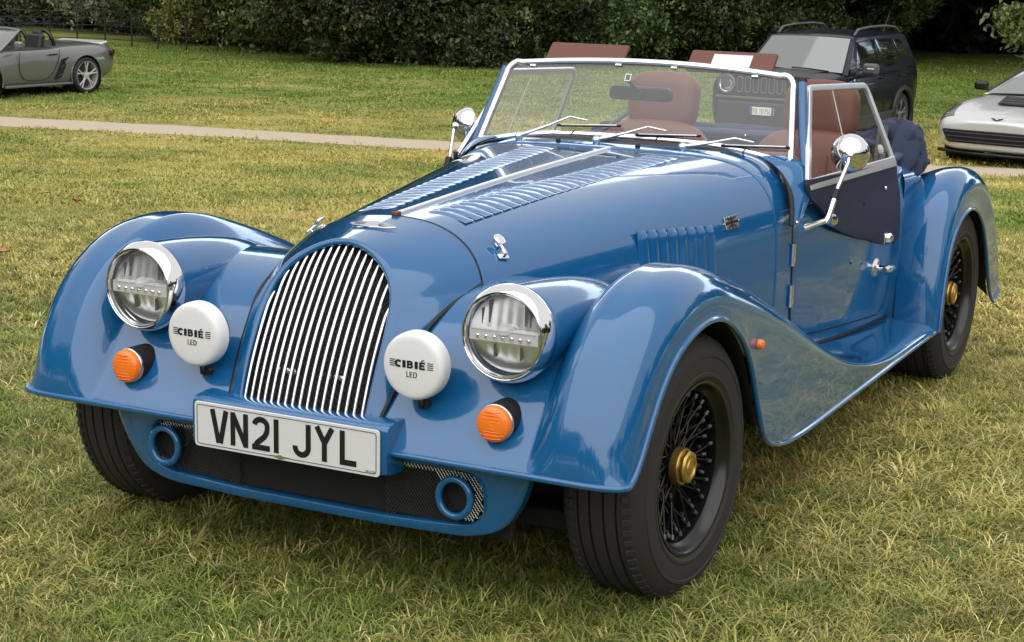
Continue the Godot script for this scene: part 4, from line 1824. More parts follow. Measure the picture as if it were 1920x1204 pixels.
func hood(root: Node) -> void:
	# folded cloth hood heaped round the back of the cockpit
	var path := [Vector3(-.585, .775, -2.36), Vector3(-.575, .80, -2.50), Vector3(-.50, .80, -2.66), Vector3(-.30, .795, -2.72), Vector3(0, .793, -2.73), Vector3(.30, .795, -2.72), Vector3(.50, .80, -2.68), Vector3(.565, .81, -2.56), Vector3(.575, .79, -2.40)]
	var P := curve(path, 100)
	var f := FastNoiseLite.new()
	f.seed = 4
	f.frequency = 1.0
	var rows := []
	for i in 100:
		var p: Vector3 = P[i]
		var T: Vector3 = ((P[mini(i + 1, 99)] as Vector3) - P[maxi(i - 1, 0)]).normalized()
		var side: Vector3 = T.cross(Vector3.UP).normalized()
		var endf := sqrt(clampf(minf(i, 99 - i) / 8.0, .02, 1.0))
		var lump := 1.0 + .9 * smoothstep(.34, .5, p.x)
		var row := PackedVector3Array()
		for j in 40:
			var a := TAU * j / 40.0
			var fold := .10 * sin(a * 4.0 + i * .12) + .40 * f.get_noise_3d(i * .09, cos(a) * 1.6, sin(a) * 1.6) + .12 * sin(i * .5 + 2.0 * a)
			var r := endf * (1.0 + fold)
			row.append(p + side * cos(a) * .058 * r + Vector3.UP * sin(a) * .036 * r * lump + Vector3.UP * .025 * (lump - 1.0))
		rows.append(row)
	var g := Geo.new()
	g.grid(rows, false, true)
	var h := obj("folded_hood", g, M.navy_cloth, root)
	# rolled folds of cloth behind the near sidescreen
	for k in 4:
		var fp: Array = [
			[Vector3(.60, .735, -2.30), Vector3(.59, .80, -2.40), Vector3(.57, .862, -2.52), Vector3(.53, .872, -2.66), Vector3(.50, .82, -2.78), Vector3(.47, .76, -2.84)],
			[Vector3(.61, .72, -2.34), Vector3(.60, .765, -2.46), Vector3(.585, .80, -2.60), Vector3(.55, .80, -2.74), Vector3(.50, .755, -2.84)],
			[Vector3(.56, .75, -2.36), Vector3(.53, .84, -2.50), Vector3(.48, .88, -2.62), Vector3(.42, .86, -2.74), Vector3(.36, .80, -2.80)],
			[Vector3(.60, .74, -2.44), Vector3(.61, .755, -2.56), Vector3(.585, .75, -2.70), Vector3(.53, .72, -2.82)]][k]
		var Q := curve(fp, 60)
		rows = []
		for i in 60:
			var p: Vector3 = Q[i]
			var T: Vector3 = ((Q[mini(i + 1, 59)] as Vector3) - Q[maxi(i - 1, 0)]).normalized()
			var sd := T.cross(Vector3(.35, 1, 0)).normalized()
			var up := sd.cross(T)
			var e := sqrt(clampf(minf(i, 59 - i) / 9.0, .004, 1.0))
			var row := PackedVector3Array()
			for j in 36:
				var a := TAU * j / 36.0
				var r: float = e * (.040 - .005 * k) * (1.0 + .14 * sin(3.0 * a + i * .06 + k) + .22 * f.get_noise_3d(i * .03 + 9 * k, cos(a) * .6, sin(a) * .6))
				row.append(p + sd * cos(a) * r * 1.25 + up * sin(a) * r * .8)
			rows.append(row)
		g = Geo.new()
		g.grid(rows, false, true)
		obj("cloth_fold", g, M.navy_cloth, h)
	g = Geo.new()
	g.tube([Vector3(.56, .745, -2.24), Vector3(.50, .885, -2.48)], .012, 8, true, false, .6)
	g.tube([Vector3(.53, .75, -2.28), Vector3(.47, .875, -2.52)], .011, 8, true, false, .6)
	g.tube([Vector3(-.56, .775, -2.24), Vector3(-.52, .875, -2.56)], .012, 8, true, false, .6)
	g.tube([Vector3(-.53, .775, -2.28), Vector3(-.40, .87, -2.62)], .011, 8, true, false, .6)
	obj("hood_sticks", g, M.dark_metal, h)

func flag_badge(root: Node) -> void:
	var f := side_frame(.735, -.968, 1.0)
	var n := f.basis.z
	var xa := Vector3(0, 0, -1)
	xa = (xa - n * xa.dot(n)).normalized()
	var B := Basis(xa, n.cross(xa), n)
	var xf := Transform3D(B, f.origin + n * .001)
	var g := Geo.new()
	g.plate(round_poly([Vector2(-.034, -.018), Vector2(.034, -.018), Vector2(.034, .018), Vector2(-.034, .018)], .002, 2), xf, .004, .0008)
	for e in [-.037, .037]:
		g.lathe([Vector2(.004, 0), Vector2(.0035, .004), Vector2(0, .005)], Transform3D(B, xf * Vector3(e, 0, 0)), 10)
	var o := obj("flag_badge", g, M.silver, root)
	g = Geo.new()
	for q in [[0, 0, .064, .009], [0, 0, .009, .034]]:
		ribbon(g, [Vector2(-q[2] / 2, 0), Vector2(q[2] / 2, 0)] if q[2] > q[3] else [Vector2(0, -q[3] / 2), Vector2(0, q[3] / 2)], q[3] if q[2] > q[3] else q[2], xf, .0044 if q[2] > q[3] else .0046)
	for sx in [-1.0, 1.0]:
		for sy in [-1.0, 1.0]:
			ribbon(g, [Vector2(sx * .009, sy * .0065), Vector2(sx * .031, sy * .0155)], .0022, xf, .0044)
			ribbon(g, [Vector2(sx * .0065, sy * .009), Vector2(sx * .020, sy * .0165)], .003, xf, .0048)
	obj("flag_lines", g, M.ink, o)

func roadster() -> void:
	var root := thing("sports_car", "blue open two-seater with a slatted chrome grille, white-covered spot lamps and black wire wheels", "car")
	for s in [-1.0, 1.0]:
		front_wing(s, root)
	bodywork(root)
	lower_front(root)
	lamps(root)
	rear_body(root)
	windscreen(root)
	interior(root)
	for s in [-1.0, 1.0]:
		sidescreen(s, root)
		door_mirror(s, root)
	hood(root)
	flag_badge(root)
	wheel(1, Vector3(.803, .312, .0), -.045, root)
	wheel(-1, Vector3(-.803, .312, .0), -.045, root)
	wheel(1, Vector3(.79, .300, -2.55), 0, root)
	wheel(-1, Vector3(-.79, .300, -2.55), 0, root)
# ---------------------------------------------------------------- the park
const EYE := Vector2(2.2183, 3.7026)
const AHEAD := Vector2(-.45852, -.88869)
const ASIDE := Vector2(.88869, -.45852)
var soil := FastNoiseLite.new()

func land(x: float, z: float) -> float:
	var d := (Vector2(x, z) - EYE).dot(AHEAD)
	return -1.5 * smoothstep(4.5, 27.0, d)

func spot(d: float, a: float) -> Vector2:
	return EYE + AHEAD * d + ASIDE * a

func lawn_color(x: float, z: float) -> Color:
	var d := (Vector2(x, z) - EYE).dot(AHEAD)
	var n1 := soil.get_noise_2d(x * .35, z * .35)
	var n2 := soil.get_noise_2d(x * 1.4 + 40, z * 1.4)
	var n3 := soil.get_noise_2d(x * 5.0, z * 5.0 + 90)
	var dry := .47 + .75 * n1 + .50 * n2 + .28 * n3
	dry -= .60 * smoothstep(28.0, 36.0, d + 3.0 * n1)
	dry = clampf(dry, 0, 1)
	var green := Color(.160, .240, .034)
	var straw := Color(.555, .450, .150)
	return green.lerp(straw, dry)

func ground() -> void:
	soil.seed = 11
	soil.frequency = .22
	soil.fractal_octaves = 3
	var ds := []
	var d := -70.0
	while d < 150:
		ds.append(d)
		d += .22 if d > 2 and d < 12 else (.45 if d >= 12 and d < 40 else 2.5)
	var as_ := []
	var a := -110.0
	while a < 110:
		as_.append(a)
		a += .3 if absf(a) < 7 else (.7 if absf(a) < 22 else 4.0)
	var g := Geo.new()
	var R := ds.size()
	var C := as_.size()
	for i in R:
		for j in C:
			var p := spot(ds[i], as_[j])
			g.v.append(Vector3(p.x, land(p.x, p.y), p.y))
			var e := .05
			g.n.append(Vector3(land(p.x - e, p.y) - land(p.x + e, p.y), 2 * e, land(p.x, p.y - e) - land(p.x, p.y + e)).normalized())
			g.t.append(p * .5)
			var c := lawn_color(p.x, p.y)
			g.c.append(c * lerpf(.42, 1.0, smoothstep(6.0, 24.0, ds[i])))  # near ground: dark soil and thatch, with shade between blades painted in
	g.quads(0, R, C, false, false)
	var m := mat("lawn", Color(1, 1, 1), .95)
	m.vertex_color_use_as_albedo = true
	m.albedo_texture = noise_tex(3, .035, [[0.0, Color(.55, .56, .5)], [.45, Color(.86, .86, .84)], [.62, Color(1, 1, 1)], [1.0, Color(1, .98, .9)]], 1024, 5)
	m.uv1_triplanar = true
	m.uv1_world_triplanar = true
	m.uv1_scale = Vector3(.55, .55, .55)
	m.heightmap_enabled = false
	m.normal_enabled = true
	var nt := noise_tex(5, .06, [], 512, 4)
	nt.as_normal_map = true
	nt.bump_strength = 6.0
	m.normal_texture = nt
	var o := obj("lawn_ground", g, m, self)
	tag(o, "", "", "", "structure")
	# gravel path across the lawn
	var N0 := [[-60.0, -8.3], [-18.05, -17.64], [-14.29, -18.48], [-10.6, -18.97], [-3.71, -19.85], [-2.54, -20.30], [30.0, -25.2]]
	var F0 := [[-60.0, -9.6], [-19.2, -18.86], [-15.14, -19.64], [-11.28, -20.17], [-4.16, -21.59], [-2.9, -22.01], [30.0, -27.0]]
	var rows := []
	for i in 260:
		var u := i / 259.0
		var x := lerpf(-50, 24, u)
		var zn := lut(N0, x)
		var zf := lut(F0, x - .5)
		var row := PackedVector3Array()
		zn += .10 * soil.get_noise_2d(x * 3.0, 5) + .05 * soil.get_noise_2d(x * 14.0, 5)
		zf += .10 * soil.get_noise_2d(x * 3.0, 50) + .05 * soil.get_noise_2d(x * 14.0, 80)
		for j in 7:
			var z := lerpf(zn, zf, j / 6.0)
			row.append(Vector3(x, land(x, z) + .004 + .010 * sin(PI * j / 6.0), z))
		rows.append(row)
	g = Geo.new()
	g.grid(rows, false, false, false)
	m = mat("gravel", Color(1, 1, 1), .95)
	m.albedo_texture = noise_tex(8, .09, [[0.0, lin(.40, .33, .25)], [.5, lin(.47, .39, .30)], [1.0, lin(.64, .55, .44)]], 512, 5)
	m.uv1_triplanar = true
	m.uv1_world_triplanar = true
	o = obj("path", g, m, self)
	tag(o, "", "", "", "structure")

func blade_tuft(seed_: int, blades: int, spread: float, tall: float, wide: float, lean: float) -> ArrayMesh:
	var r := RandomNumberGenerator.new()
	r.seed = seed_
	var g := Geo.new()
	for b in blades:
		var a := r.randf() * TAU
		var p := Vector3(r.randf_range(-spread, spread), -.006, r.randf_range(-spread, spread))
		var out := Vector3(cos(a), 0, sin(a))
		var side := Vector3(-sin(a), 0, cos(a)) * wide * r.randf_range(.7, 1.3) * .5
		var h := tall * r.randf_range(.5, 1.15)
		var l := lean * r.randf_range(.3, 1.4) * h
		var tw := r.randf_range(-.5, .5) * h
		var q := [p, p + out * l * .3 + Vector3(0, h * .6, 0), p + out * l * .9 + side.normalized() * tw * .4 + Vector3(0, h * .95, 0), p + out * l * 1.5 + side.normalized() * tw + Vector3(0, h * r.randf_range(.7, 1.05), 0)]
		var rows := [PackedVector3Array([q[0] - side, q[0] + side]), PackedVector3Array([q[1] - side * .95, q[1] + side * .95]), PackedVector3Array([q[2] - side * .7, q[2] + side * .7]), PackedVector3Array([q[3] - side * .1, q[3] + side * .1])]
		g.grid(rows)
	return g.mesh()

func scatter(called: String, mesh: Mesh, m: Material, places: Array, cols: Array, parent: Node, kind := "stuff") -> MultiMeshInstance3D:
	var mm := MultiMesh.new()
	mm.transform_format = MultiMesh.TRANSFORM_3D
	mm.use_colors = cols.size() > 0
	mm.mesh = mesh
	mm.instance_count = places.size()
	for i in places.size():
		mm.set_instance_transform(i, places[i])
		if cols.size():
			mm.set_instance_color(i, cols[i])
	var o := MultiMeshInstance3D.new()
	o.name = called
	o.multimesh = mm
	o.material_override = m
	parent.add_child(o, true)
	if kind: o.set_meta("kind", kind)
	return o

func on_path(x: float, z: float) -> bool:
	var zn := lut([[-60.0, -8.3], [-18.05, -17.64], [-14.29, -18.48], [-10.6, -18.97], [-3.71, -19.85], [-2.54, -20.30], [30.0, -25.2]], x)
	var zf := lut([[-60.0, -9.6], [-19.2, -18.86], [-15.14, -19.64], [-11.28, -20.17], [-4.16, -21.59], [-2.9, -22.01], [30.0, -27.0]], x - .5)
	return z < zn + .03 and z > zf - .03

func grass() -> void:
	var m := mat("grass_blades", Color(1, 1, 1), .7)
	m.vertex_color_use_as_albedo = true
	m.backlight_enabled = true
	m.backlight = Color(.62, .62, .45)
	var bands := [[2.7, 6.6, 2300.0, .022, .036, .0028, 1.1, 14], [6.6, 13.0, 520.0, .045, .030, .0048, 1.0, 16], [13.0, 25.0, 120.0, .09, .034, .010, .9, 16], [25.0, 52.0, 34.0, .17, .032, .018, 1.0, 18]]
	var root := thing("grass", "short mown grass, green mixed with dry straw-coloured blades, over the whole lawn", "grass")
	root.set_meta("kind", "stuff")
	for b in bands:
		for k in 3:
			var me := blade_tuft(100 + k + int(b[0] * 10), b[7], b[3], b[4], b[5], b[6])
			var P := []
			var Q := []
			var half0: float = .44 * b[0] + .6
			var half1: float = .44 * b[1] + .6
			var n := int((half0 + half1) * (b[1] - b[0]) * b[2] / 3.0)
			for i in n:
				var d: float = sqrt(lerpf(b[0] * b[0], b[1] * b[1], rng.randf()))
				var a := rng.randf_range(-1, 1) * (.44 * d + .6)
				var p := spot(d, a)
				if on_path(p.x, p.y):
					continue
				var s := rng.randf_range(.65, 1.3)
				var n1 := soil.get_noise_2d(p.x * 2.2 + 7, p.y * 2.2)
				s *= 1.0 + .5 * n1
				P.append(Transform3D(Basis(Vector3.UP, rng.randf() * TAU).rotated(Vector3.RIGHT, rng.randf_range(-.25, .25)).scaled(Vector3(s, s * rng.randf_range(.75, 1.2), s)), Vector3(p.x, land(p.x, p.y), p.y)))
				var c := lawn_color(p.x, p.y)
				if rng.randf() < .20:
					c = c.lerp(Color(.72, .60, .27), rng.randf_range(.3, .9) * (1.0 if d < 12 else .35))
				elif rng.randf() < .35:
					c = c.lerp(Color(.075, .145, .018), rng.randf_range(.3, 1.0) * (1.0 if d < 12 else .5))
				c *= rng.randf_range(.55, 1.45) if d < 9 else rng.randf_range(.75, 1.35)
				c.a = 1
				Q.append(c)
			scatter("grass_tufts", me, m, P, Q, root)
	# long dry stalks lying about in front
	var g := Geo.new()
	for i in 260:
		var d := rng.randf_range(2.9, 7.5)
		var p := spot(d, rng.randf_range(-1, 1) * (.3 * d + .3))
		var a := rng.randf() * TAU
		var l := rng.randf_range(.05, .12)
		var o := Vector3(cos(a), 0, sin(a)) * l
		var q := Vector3(p.x, .02, p.y)
		g.tube([q, q + o * .4 + Vector3(0, rng.randf_range(.01, .035), 0), q + o + Vector3(0, rng.randf_range(.0, .05), 0)], [.0012, .001, .0004], 4, false)
	tag(obj("dry_stalks", g, mat("straw", lin(.42, .34, .16), .7), root), "", "", "", "stuff")

func leaf_clump(seed_: int, n: int, rad: float, size: float) -> ArrayMesh:
	var r := RandomNumberGenerator.new()
	r.seed = seed_
	var g := Geo.new()
	for i in n:
		var d := Vector3(r.randfn(), r.randfn() * .8, r.randfn()).normalized()
		var p := d * rad * pow(r.randf(), .6)
		var nn := (d + Vector3(r.randfn(), r.randfn() + .9, r.randfn()) * .6).normalized()
		var u := nn.cross(Vector3(r.randfn(), r.randfn(), r.randfn())).normalized()
		var w := nn.cross(u)
		var s := size * r.randf_range(.6, 1.25)
		var tip := p + u * s
		var mid := p + u * s * .45
		var fold := nn * s * .10
		# a leaf of two halves folded along the rib, pointed at both ends
		for e in [-1.0, 1.0]:
			var sd: Vector3 = mid + w * s * .30 * e + fold
			var base := g.v.size()
			var fn := (mid - p).cross(sd - p).normalized()
			if fn.dot(nn) < 0: fn = -fn
			for q in [p, sd, tip - nn * s * .08, mid]:
				g.v.append(q)
				g.n.append(fn)
				g.t.append(Vector2.ZERO)
			g.tri(base, base + 1, base + 3)
			g.tri(base + 1, base + 2, base + 3)
	return g.mesh()

var clumps := []
func crown(parent: Node, called: String, blobs: Array, density: float, size: float, tone: Color, warm: float, r: RandomNumberGenerator, floor_y := 0.0) -> void:
	# blobs: [centre, radii]; clumps of leaves through the outer part of each blob
	var per := [[], [], []]
	var cols := [[], [], []]
	for b in blobs:
		var rad: Vector3 = b[1]
		var shade := r.randf_range(.30, 1.9)
		var area := 4.0 * PI * pow((pow(rad.x * rad.y, 1.6) + pow(rad.x * rad.z, 1.6) + pow(rad.y * rad.z, 1.6)) / 3.0, 1 / 1.6)
		for i in int(area * density):
			var d := Vector3(r.randfn(), r.randfn(), r.randfn()).normalized()
			var q := pow(r.randf(), .45) * (1.0 + .10 * r.randfn())
			var p: Vector3 = b[0] + Vector3(d.x * rad.x, d.y * rad.y, d.z * rad.z) * q
			if p.y < floor_y:
				continue
			var k := r.randi() % 3
			var s := size * r.randf_range(.6, 1.5)
			per[k].append(Transform3D(Basis(Vector3(r.randfn(), r.randfn(), r.randfn()).normalized(), r.randf() * TAU).scaled(Vector3(s, s, s)), p))
			var c := tone * shade * r.randf_range(.55, 1.5)
			if r.randf() < warm:
				c = c.lerp(Color(.20, .17, .035), r.randf_range(.2, .8))
			c.a = 1
			cols[k].append(c)
	for k in 3:
		scatter(called, clumps[k], M.leaves, per[k], cols[k], parent)

func shrub(called: String, label: String, cat: String, d: float, u: float, rad: float, tall: float, tone: Color, warm: float, sd: int, group := "", low := 0.0, density := 24.0) -> void:
	var leaf: float = [.78, .68, .82, .74, .66, .85, .72, .80, .68, .78][sd % 10]
	# u: bearing of its middle, as a share of its distance
	var p := spot(d, u * d)
	var r := RandomNumberGenerator.new()
	r.seed = sd
	var root := thing(called, label, cat, Vector3(p.x, land(p.x, p.y), p.y), r.randf() * TAU, group)
	var g := Geo.new()
	for i in 3:
		var a := r.randf() * TAU
		var e := Vector3(cos(a), 0, sin(a))
		g.tube([Vector3(e.x * .08, -.05, e.z * .08), e * .15 + Vector3(0, tall * .25, 0), e * rad * .4 + Vector3(0, tall * .55, 0), e * rad * .5 + Vector3(0, tall * .85, 0)], [.10, .085, .06, .02], 8)
	obj("trunk", g, M.bark, root)
	var blobs := []
	blobs.append([Vector3(0, tall * .5, 0), Vector3(rad * .85, tall * .5, rad * .85)])
	for i in 11:
		var a := r.randf() * TAU
		var y := r.randf_range(.12, .9) if low <= 0 else r.randf_range(.35, .95)
		var o := rad * r.randf_range(.45, .85) * sqrt(maxf(.1, 1.0 - pow(absf(y - .4) / .65, 2.0)))
		var s := rad * r.randf_range(.32, .55)
		blobs.append([Vector3(cos(a) * o, y * tall, sin(a) * o), Vector3(s, s * r.randf_range(.6, 1.0), s)])
	crown(root, "crown", blobs, density / (leaf * leaf), leaf, tone, warm, r, .03 + low)

func planting() -> void:
	var m := mat("leaves", Color(1, 1, 1), .42)
	m.vertex_color_use_as_albedo = true
	m.backlight_enabled = true
	m.backlight = Color(.10, .13, .04)
	mat("bark", lin(.035, .028, .02), .9)
	for k in 3:
		clumps.append(leaf_clump(50 + k, 16, .26, .15))
	var deep := Color(.055, .085, .030)
	var mid := Color(.105, .145, .046)
	var grey := Color(.17, .19, .12)
	var gold := Color(.13, .14, .035)
	var G := "shrubs along the edge of the wood"
	var T := [
		["shrub", "grey-green shrub behind the iron fence at the left edge", "shrub", 60, -.300, 2.2, 3.6, grey, .15],
		["shrub", "pale shrub behind the fence above the silver open car", "shrub", 61, -.258, 2.2, 3.2, grey, .2],
		["shrub", "grey-green bush behind the middle posts of the fence", "shrub", 57, -.224, 2.1, 4.0, grey, .08],
		["shrub", "dark bush where the iron fence runs into the wood", "shrub", 53.5, -.192, 1.9, 4.5, deep, .0],
		["shrub", "yellow-tipped shrub at the right end of the iron fence", "shrub", 51.5, -.168, 1.9, 4.6, gold, .45],
		["shrub", "large leafy shrub just right of the end of the fence", "shrub", 48.5, -.136, 2.2, 5.0, mid, .12],
		["shrub", "mid green shrub bulging furthest onto the lawn", "shrub", 45.2, -.098, 2.2, 5.0, mid, .06],
		["shrub", "glossy dark shrub left of the windscreen of the blue car", "shrub", 44.8, -.055, 2.1, 5.0, deep, .05],
		["shrub", "dark shrub behind the left corner of the blue car's windscreen", "shrub", 45.6, -.010, 2.2, 5.0, deep, .03],
		["shrub", "dark shrub above the left leather visor", "shrub", 46.6, .030, 2.1, 5.0, deep, .05],
		["shrub", "dark shrub between the two leather visors", "shrub", 47.2, .070, 2.1, 5.0, deep, .03],
		["shrub", "dark shrub above the right leather visor", "shrub", 48.0, .108, 2.1, 5.0, deep, .02],
		["shrub", "dark shrub behind the windscreen of the off-roader", "shrub", 49.0, .146, 2.1, 5.0, deep, .02],
		["shrub", "dark shrub behind the roof aerial of the off-roader", "shrub", 50.5, .182, 2.0, 5.0, deep, .02],
	]
	for i in T.size():
		var t: Array = T[i]
		shrub(t[0], t[1], t[2], t[3], t[4], t[5], t[6], t[7], t[8], 200 + i, G)
	# light-leaved tree that hangs into the upper right corner
	var p := spot(33.0, .335 * 33.0)
	var root := thing("overhanging_tree", "light green tree whose lowest branch hangs into the upper right corner", "tree", Vector3(p.x, land(p.x, p.y), p.y))
	var r := RandomNumberGenerator.new()
	r.seed = 77
	var g := Geo.new()
	g.tube([Vector3(0, -.1, 0), Vector3(.05, 1.2, 0), Vector3(-.1, 3.0, .1), Vector3(0, 6.0, 0)], [.26, .22, .18, .05], 12)
	g.tube([Vector3(0, 2.4, 0), Vector3(-.9, 2.0, .45), Vector3(-1.7, 1.7, .9)], [.11, .07, .03], 8)
	obj("trunk", g, M.bark, root)
	var side := Vector3(ASIDE.x, 0, ASIDE.y)
	var blobs := [[Vector3(0, 6.0, 0), Vector3(2.6, 2.4, 2.6)]]
	for q in [[-.6, 3.1, .9], [-1.2, 2.75, .8], [-1.7, 2.75, .55], [-.7, 2.35, .6], [-1.25, 2.05, .45], [-.8, 1.75, .4], [-2.05, 2.95, .4], [.3, 2.6, .8]]:
		blobs.append([side * q[0] + Vector3(0, q[1] - 1.1, 0), Vector3(q[2], q[2] * .6, q[2])])
	crown(root, "crown", blobs, 16.0, .8, Color(.11, .15, .045), .12, r, .3)
	# the wood behind: one dark mass of stems and leaves
	r.seed = 5
	blobs = []
	for i in 110:
		var a := lerpf(-.95, .62, i / 109.0)
		var d := r.randf_range(60.0, 70.0)
		var q := spot(d, a * d)
		blobs.append([Vector3(q.x, r.randf_range(1.0, 7.0) - 1.5, q.y), Vector3(2.6, 4.2, 2.2)])
	for i in 150:
		var a := lerpf(-.95, .65, fmod(i * .61803, 1.0))
		var d := r.randf_range(58.0, 68.0)
		var q := spot(d, a * d)
		blobs.append([Vector3(q.x, r.randf_range(7.0, 15.0), q.y), Vector3(3.4, 3.4, 2.6)])
	# leafy roof over the dark gap at the right and over the edge of the wood
	for i in 44:
		var a := lerpf(-.10, .42, i / 43.0)
		var d := r.randf_range(49.0, 58.0)
		if a > .17: d = r.randf_range(44.5, 57.0)
		var q := spot(d, a * d)
		blobs.append([Vector3(q.x, r.randf_range(3.4, 6.5), q.y), Vector3(2.8, 2.0, 2.8)])
	for i in 10:
		var a := lerpf(.16, .44, i / 9.0)
		var q := spot(56.0 + (i % 3), a * 57.0)
		blobs.append([Vector3(q.x, .5, q.y), Vector3(2.2, 2.6, 1.6)])
	var per := [[], [], []]
	for b in blobs:
		for i in 240:
			var d := Vector3(r.randfn(), r.randfn(), r.randfn()).normalized() * pow(r.randf(), .4)
			var s := r.randf_range(2.2, 3.6)
			per[i % 3].append(Transform3D(Basis(Vector3(r.randfn(), r.randfn(), r.randfn()).normalized(), r.randf() * TAU).scaled(Vector3(s, s, s)), b[0] + d * (b[1] as Vector3)))
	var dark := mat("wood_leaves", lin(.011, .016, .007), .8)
	var wood := thing("dark_wood", "dark depth of the wood behind the shrubs", "wood")
	wood.set_meta("kind", "stuff")
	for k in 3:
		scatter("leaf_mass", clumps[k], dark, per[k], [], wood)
	g = Geo.new()
	for i in 90:
		var d := r.randf_range(55, 75)
		var q := spot(d, r.randf_range(-.12, .44) * d)
		g.tube([Vector3(q.x, -1.6, q.y), Vector3(q.x + r.randf_range(-.3, .3), 9.0, q.y)], [r.randf_range(.12, .25), .08], 7, false)
	tag(obj("wood_stems", g, M.bark, wood), "", "", "", "stuff")
	# trees round the rest of the park, seen only mirrored in paint and chrome
	var pr := [[], [], []]
	for i in 34:
		var ang := lerpf(-2.35, 2.35, i / 33.0)
		var dist := r.randf_range(44, 62)
		if ang > 1.2 or ang < -1.2: dist = r.randf_range(36, 48)
		var dirn := (-AHEAD).rotated(ang)
		var c := Vector2(0, 0) + dirn * dist
		var hh := r.randf_range(6.0, 13.0)
		if ang > .8:
			dist = r.randf_range(32, 42)
			hh = r.randf_range(14.0, 20.0)
		for j in 520:
			var dd := Vector3(r.randfn(), r.randfn(), r.randfn()).normalized() * pow(r.randf(), .4)
			var s := r.randf_range(2.4, 4.0)
			pr[j % 3].append(Transform3D(Basis(Vector3(r.randfn(), r.randfn(), r.randfn()).normalized(), r.randf() * TAU).scaled(Vector3(s, s, s)), Vector3(c.x, hh * .5, c.y) + dd * Vector3(4.2, hh * .5, 4.2)))
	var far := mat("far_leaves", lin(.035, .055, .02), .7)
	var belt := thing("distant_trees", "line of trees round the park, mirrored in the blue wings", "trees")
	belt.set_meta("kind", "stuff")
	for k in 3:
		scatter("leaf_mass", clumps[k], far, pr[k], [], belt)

func fence() -> void:
	var F := [[-34.4, -34.55], [-33.64, -35.0], [-32.92, -35.42], [-32.2, -35.75], [-31.36, -35.95], [-30.22, -35.72], [-29.05, -35.4], [-28.0, -35.3], [-27.2, -35.6]]
	var root := thing("iron_fence", "black iron rail fence curving along the far left of the lawn", "fence", Vector3(F[4][0], -1.5, F[4][1]))
	var o := root.position
	for i in F.size():
		var g := Geo.new()
		var p := Vector3(F[i][0], -1.5, F[i][1]) - o
		g.box(p + Vector3(0, .46, 0), Vector3(.045, .96, .018), .004, Basis(Vector3.UP, .5), 1)
		obj("post", g, M.iron, root)
	for k in 5:
		var y := .17 + .185 * k
		var path := []
		for i in 60:
			var q: Vector2 = cr(vv(F), i / 59.0)
			path.append(Vector3(q.x, -1.5 + y, q.y) - o)
		var g := Geo.new()
		g.tube(path, .011 if k < 4 else .014, 6)
		obj("rail", g, M.iron, root)

func litter() -> void:
	var r := RandomNumberGenerator.new()
	r.seed = 9
	var tones := [lin(.30, .16, .06), lin(.22, .045, .012), lin(.40, .20, .10), lin(.34, .26, .10)]
	var L := [[-7.7, -7.22, 3, "pale fallen leaf on the lawn near the left edge, the upper one", .09], [-6.57, -6.32, 1, "dark red fallen leaf on the lawn left of the far front wing", .10], [-4.21, -3.05, 2, "pinkish fallen leaf at the left edge of the picture", .08], [-8.81, -11.3, 3, "pale fallen leaf on the lawn halfway to the path", .11]]
	for q in L:
		var g := Geo.new()
		var rows := []
		for i in 7:
			var u := i / 6.0
			var w: float = q[4] * .36 * sin(PI * pow(u, .8)) * (1.0 + .35 * sin(u * 17.0))
			rows.append(PackedVector3Array([Vector3(-w, .012 + .02 * u, (u - .5) * q[4]), Vector3(0, .002, (u - .5) * q[4]), Vector3(w, .016 - .006 * u, (u - .5) * q[4])]))
		g.grid(rows)
		var o := obj(numbered("fallen_leaf"), g, mat("leaf_tone_%d" % q[2], tones[q[2]], .8), self)
		o.position = Vector3(q[0], land(q[0], q[1]) + .045, q[1])
		o.rotation.y = r.randf() * TAU
		tag(o, q[3], "leaf", "fallen leaves on the lawn")

func world() -> void:
	mat("iron", lin(.008, .008, .009), .5)
	ground()
	grass()
	planting()
	fence()
	litter()
# ---------------------------------------------------------------- the parked cars behind
func section(z: float, P: Array) -> Array:
	var r := []
	for p in P:
		r.append(Vector3(p[0], p[1], z))
	return r

# body skin through sections (bottom middle .. side .. top middle), wheel openings left out
var skin := []
func shell(called: String, parent: Node, m: Material, S: Array, arches: Array, nz := 130, nv := 44) -> MeshInstance3D:
	var fine := []
	for s in S:
		fine.append(curve(s, nv, true))
	var rows := []
	for i in nz:
		var row := PackedVector3Array()
		for j in nv:
			var col := []
			var u := float(i) / (nz - 1) * (S.size() - 1)
			var k := clampi(int(u) - 1, 0, maxi(0, S.size() - 4))
			for q in range(k, mini(k + 4, S.size())):
				col.append(fine[q][j])
			row.append(cr(col, (u - k) / (col.size() - 1)))
		rows.append(row)
	skin = rows
	var g := Geo.new()
	for sx in [1.0, -1.0]:
		var base := g.v.size()
		for i in nz:
			for j in nv:
				var a: Vector3 = rows[maxi(i - 1, 0)][j] - rows[mini(i + 1, nz - 1)][j]
				var b: Vector3 = rows[i][mini(j + 1, nv - 1)] - rows[i][maxi(j - 1, 0)]
				var nn := b.cross(a).normalized()
				if j == nv - 1 or j == 0:
					nn.x = 0
					nn = nn.normalized()
				var p: Vector3 = rows[i][j]
				g.v.append(Vector3(p.x * sx, p.y, p.z))
				g.n.append(Vector3(nn.x * sx, nn.y, nn.z))
				g.t.append(Vector2(p.z, p.y))
		for i in nz - 1:
			for j in nv - 1:
				var c: Vector3 = (rows[i][j] + rows[i + 1][j + 1]) * .5
				var cut := false
				for w in arches:
					if c.x > .5 and c.y < w[1] + w[2] and Vector2(c.z - w[0], c.y - w[1]).length() < w[2]:
						cut = true
				if cut:
					continue
				var a := base + i * nv + j
				g.tri(a, a + 1, a + nv + 1)
				g.tri(a, a + nv + 1, a + nv)
	return obj(called, g, m, parent)

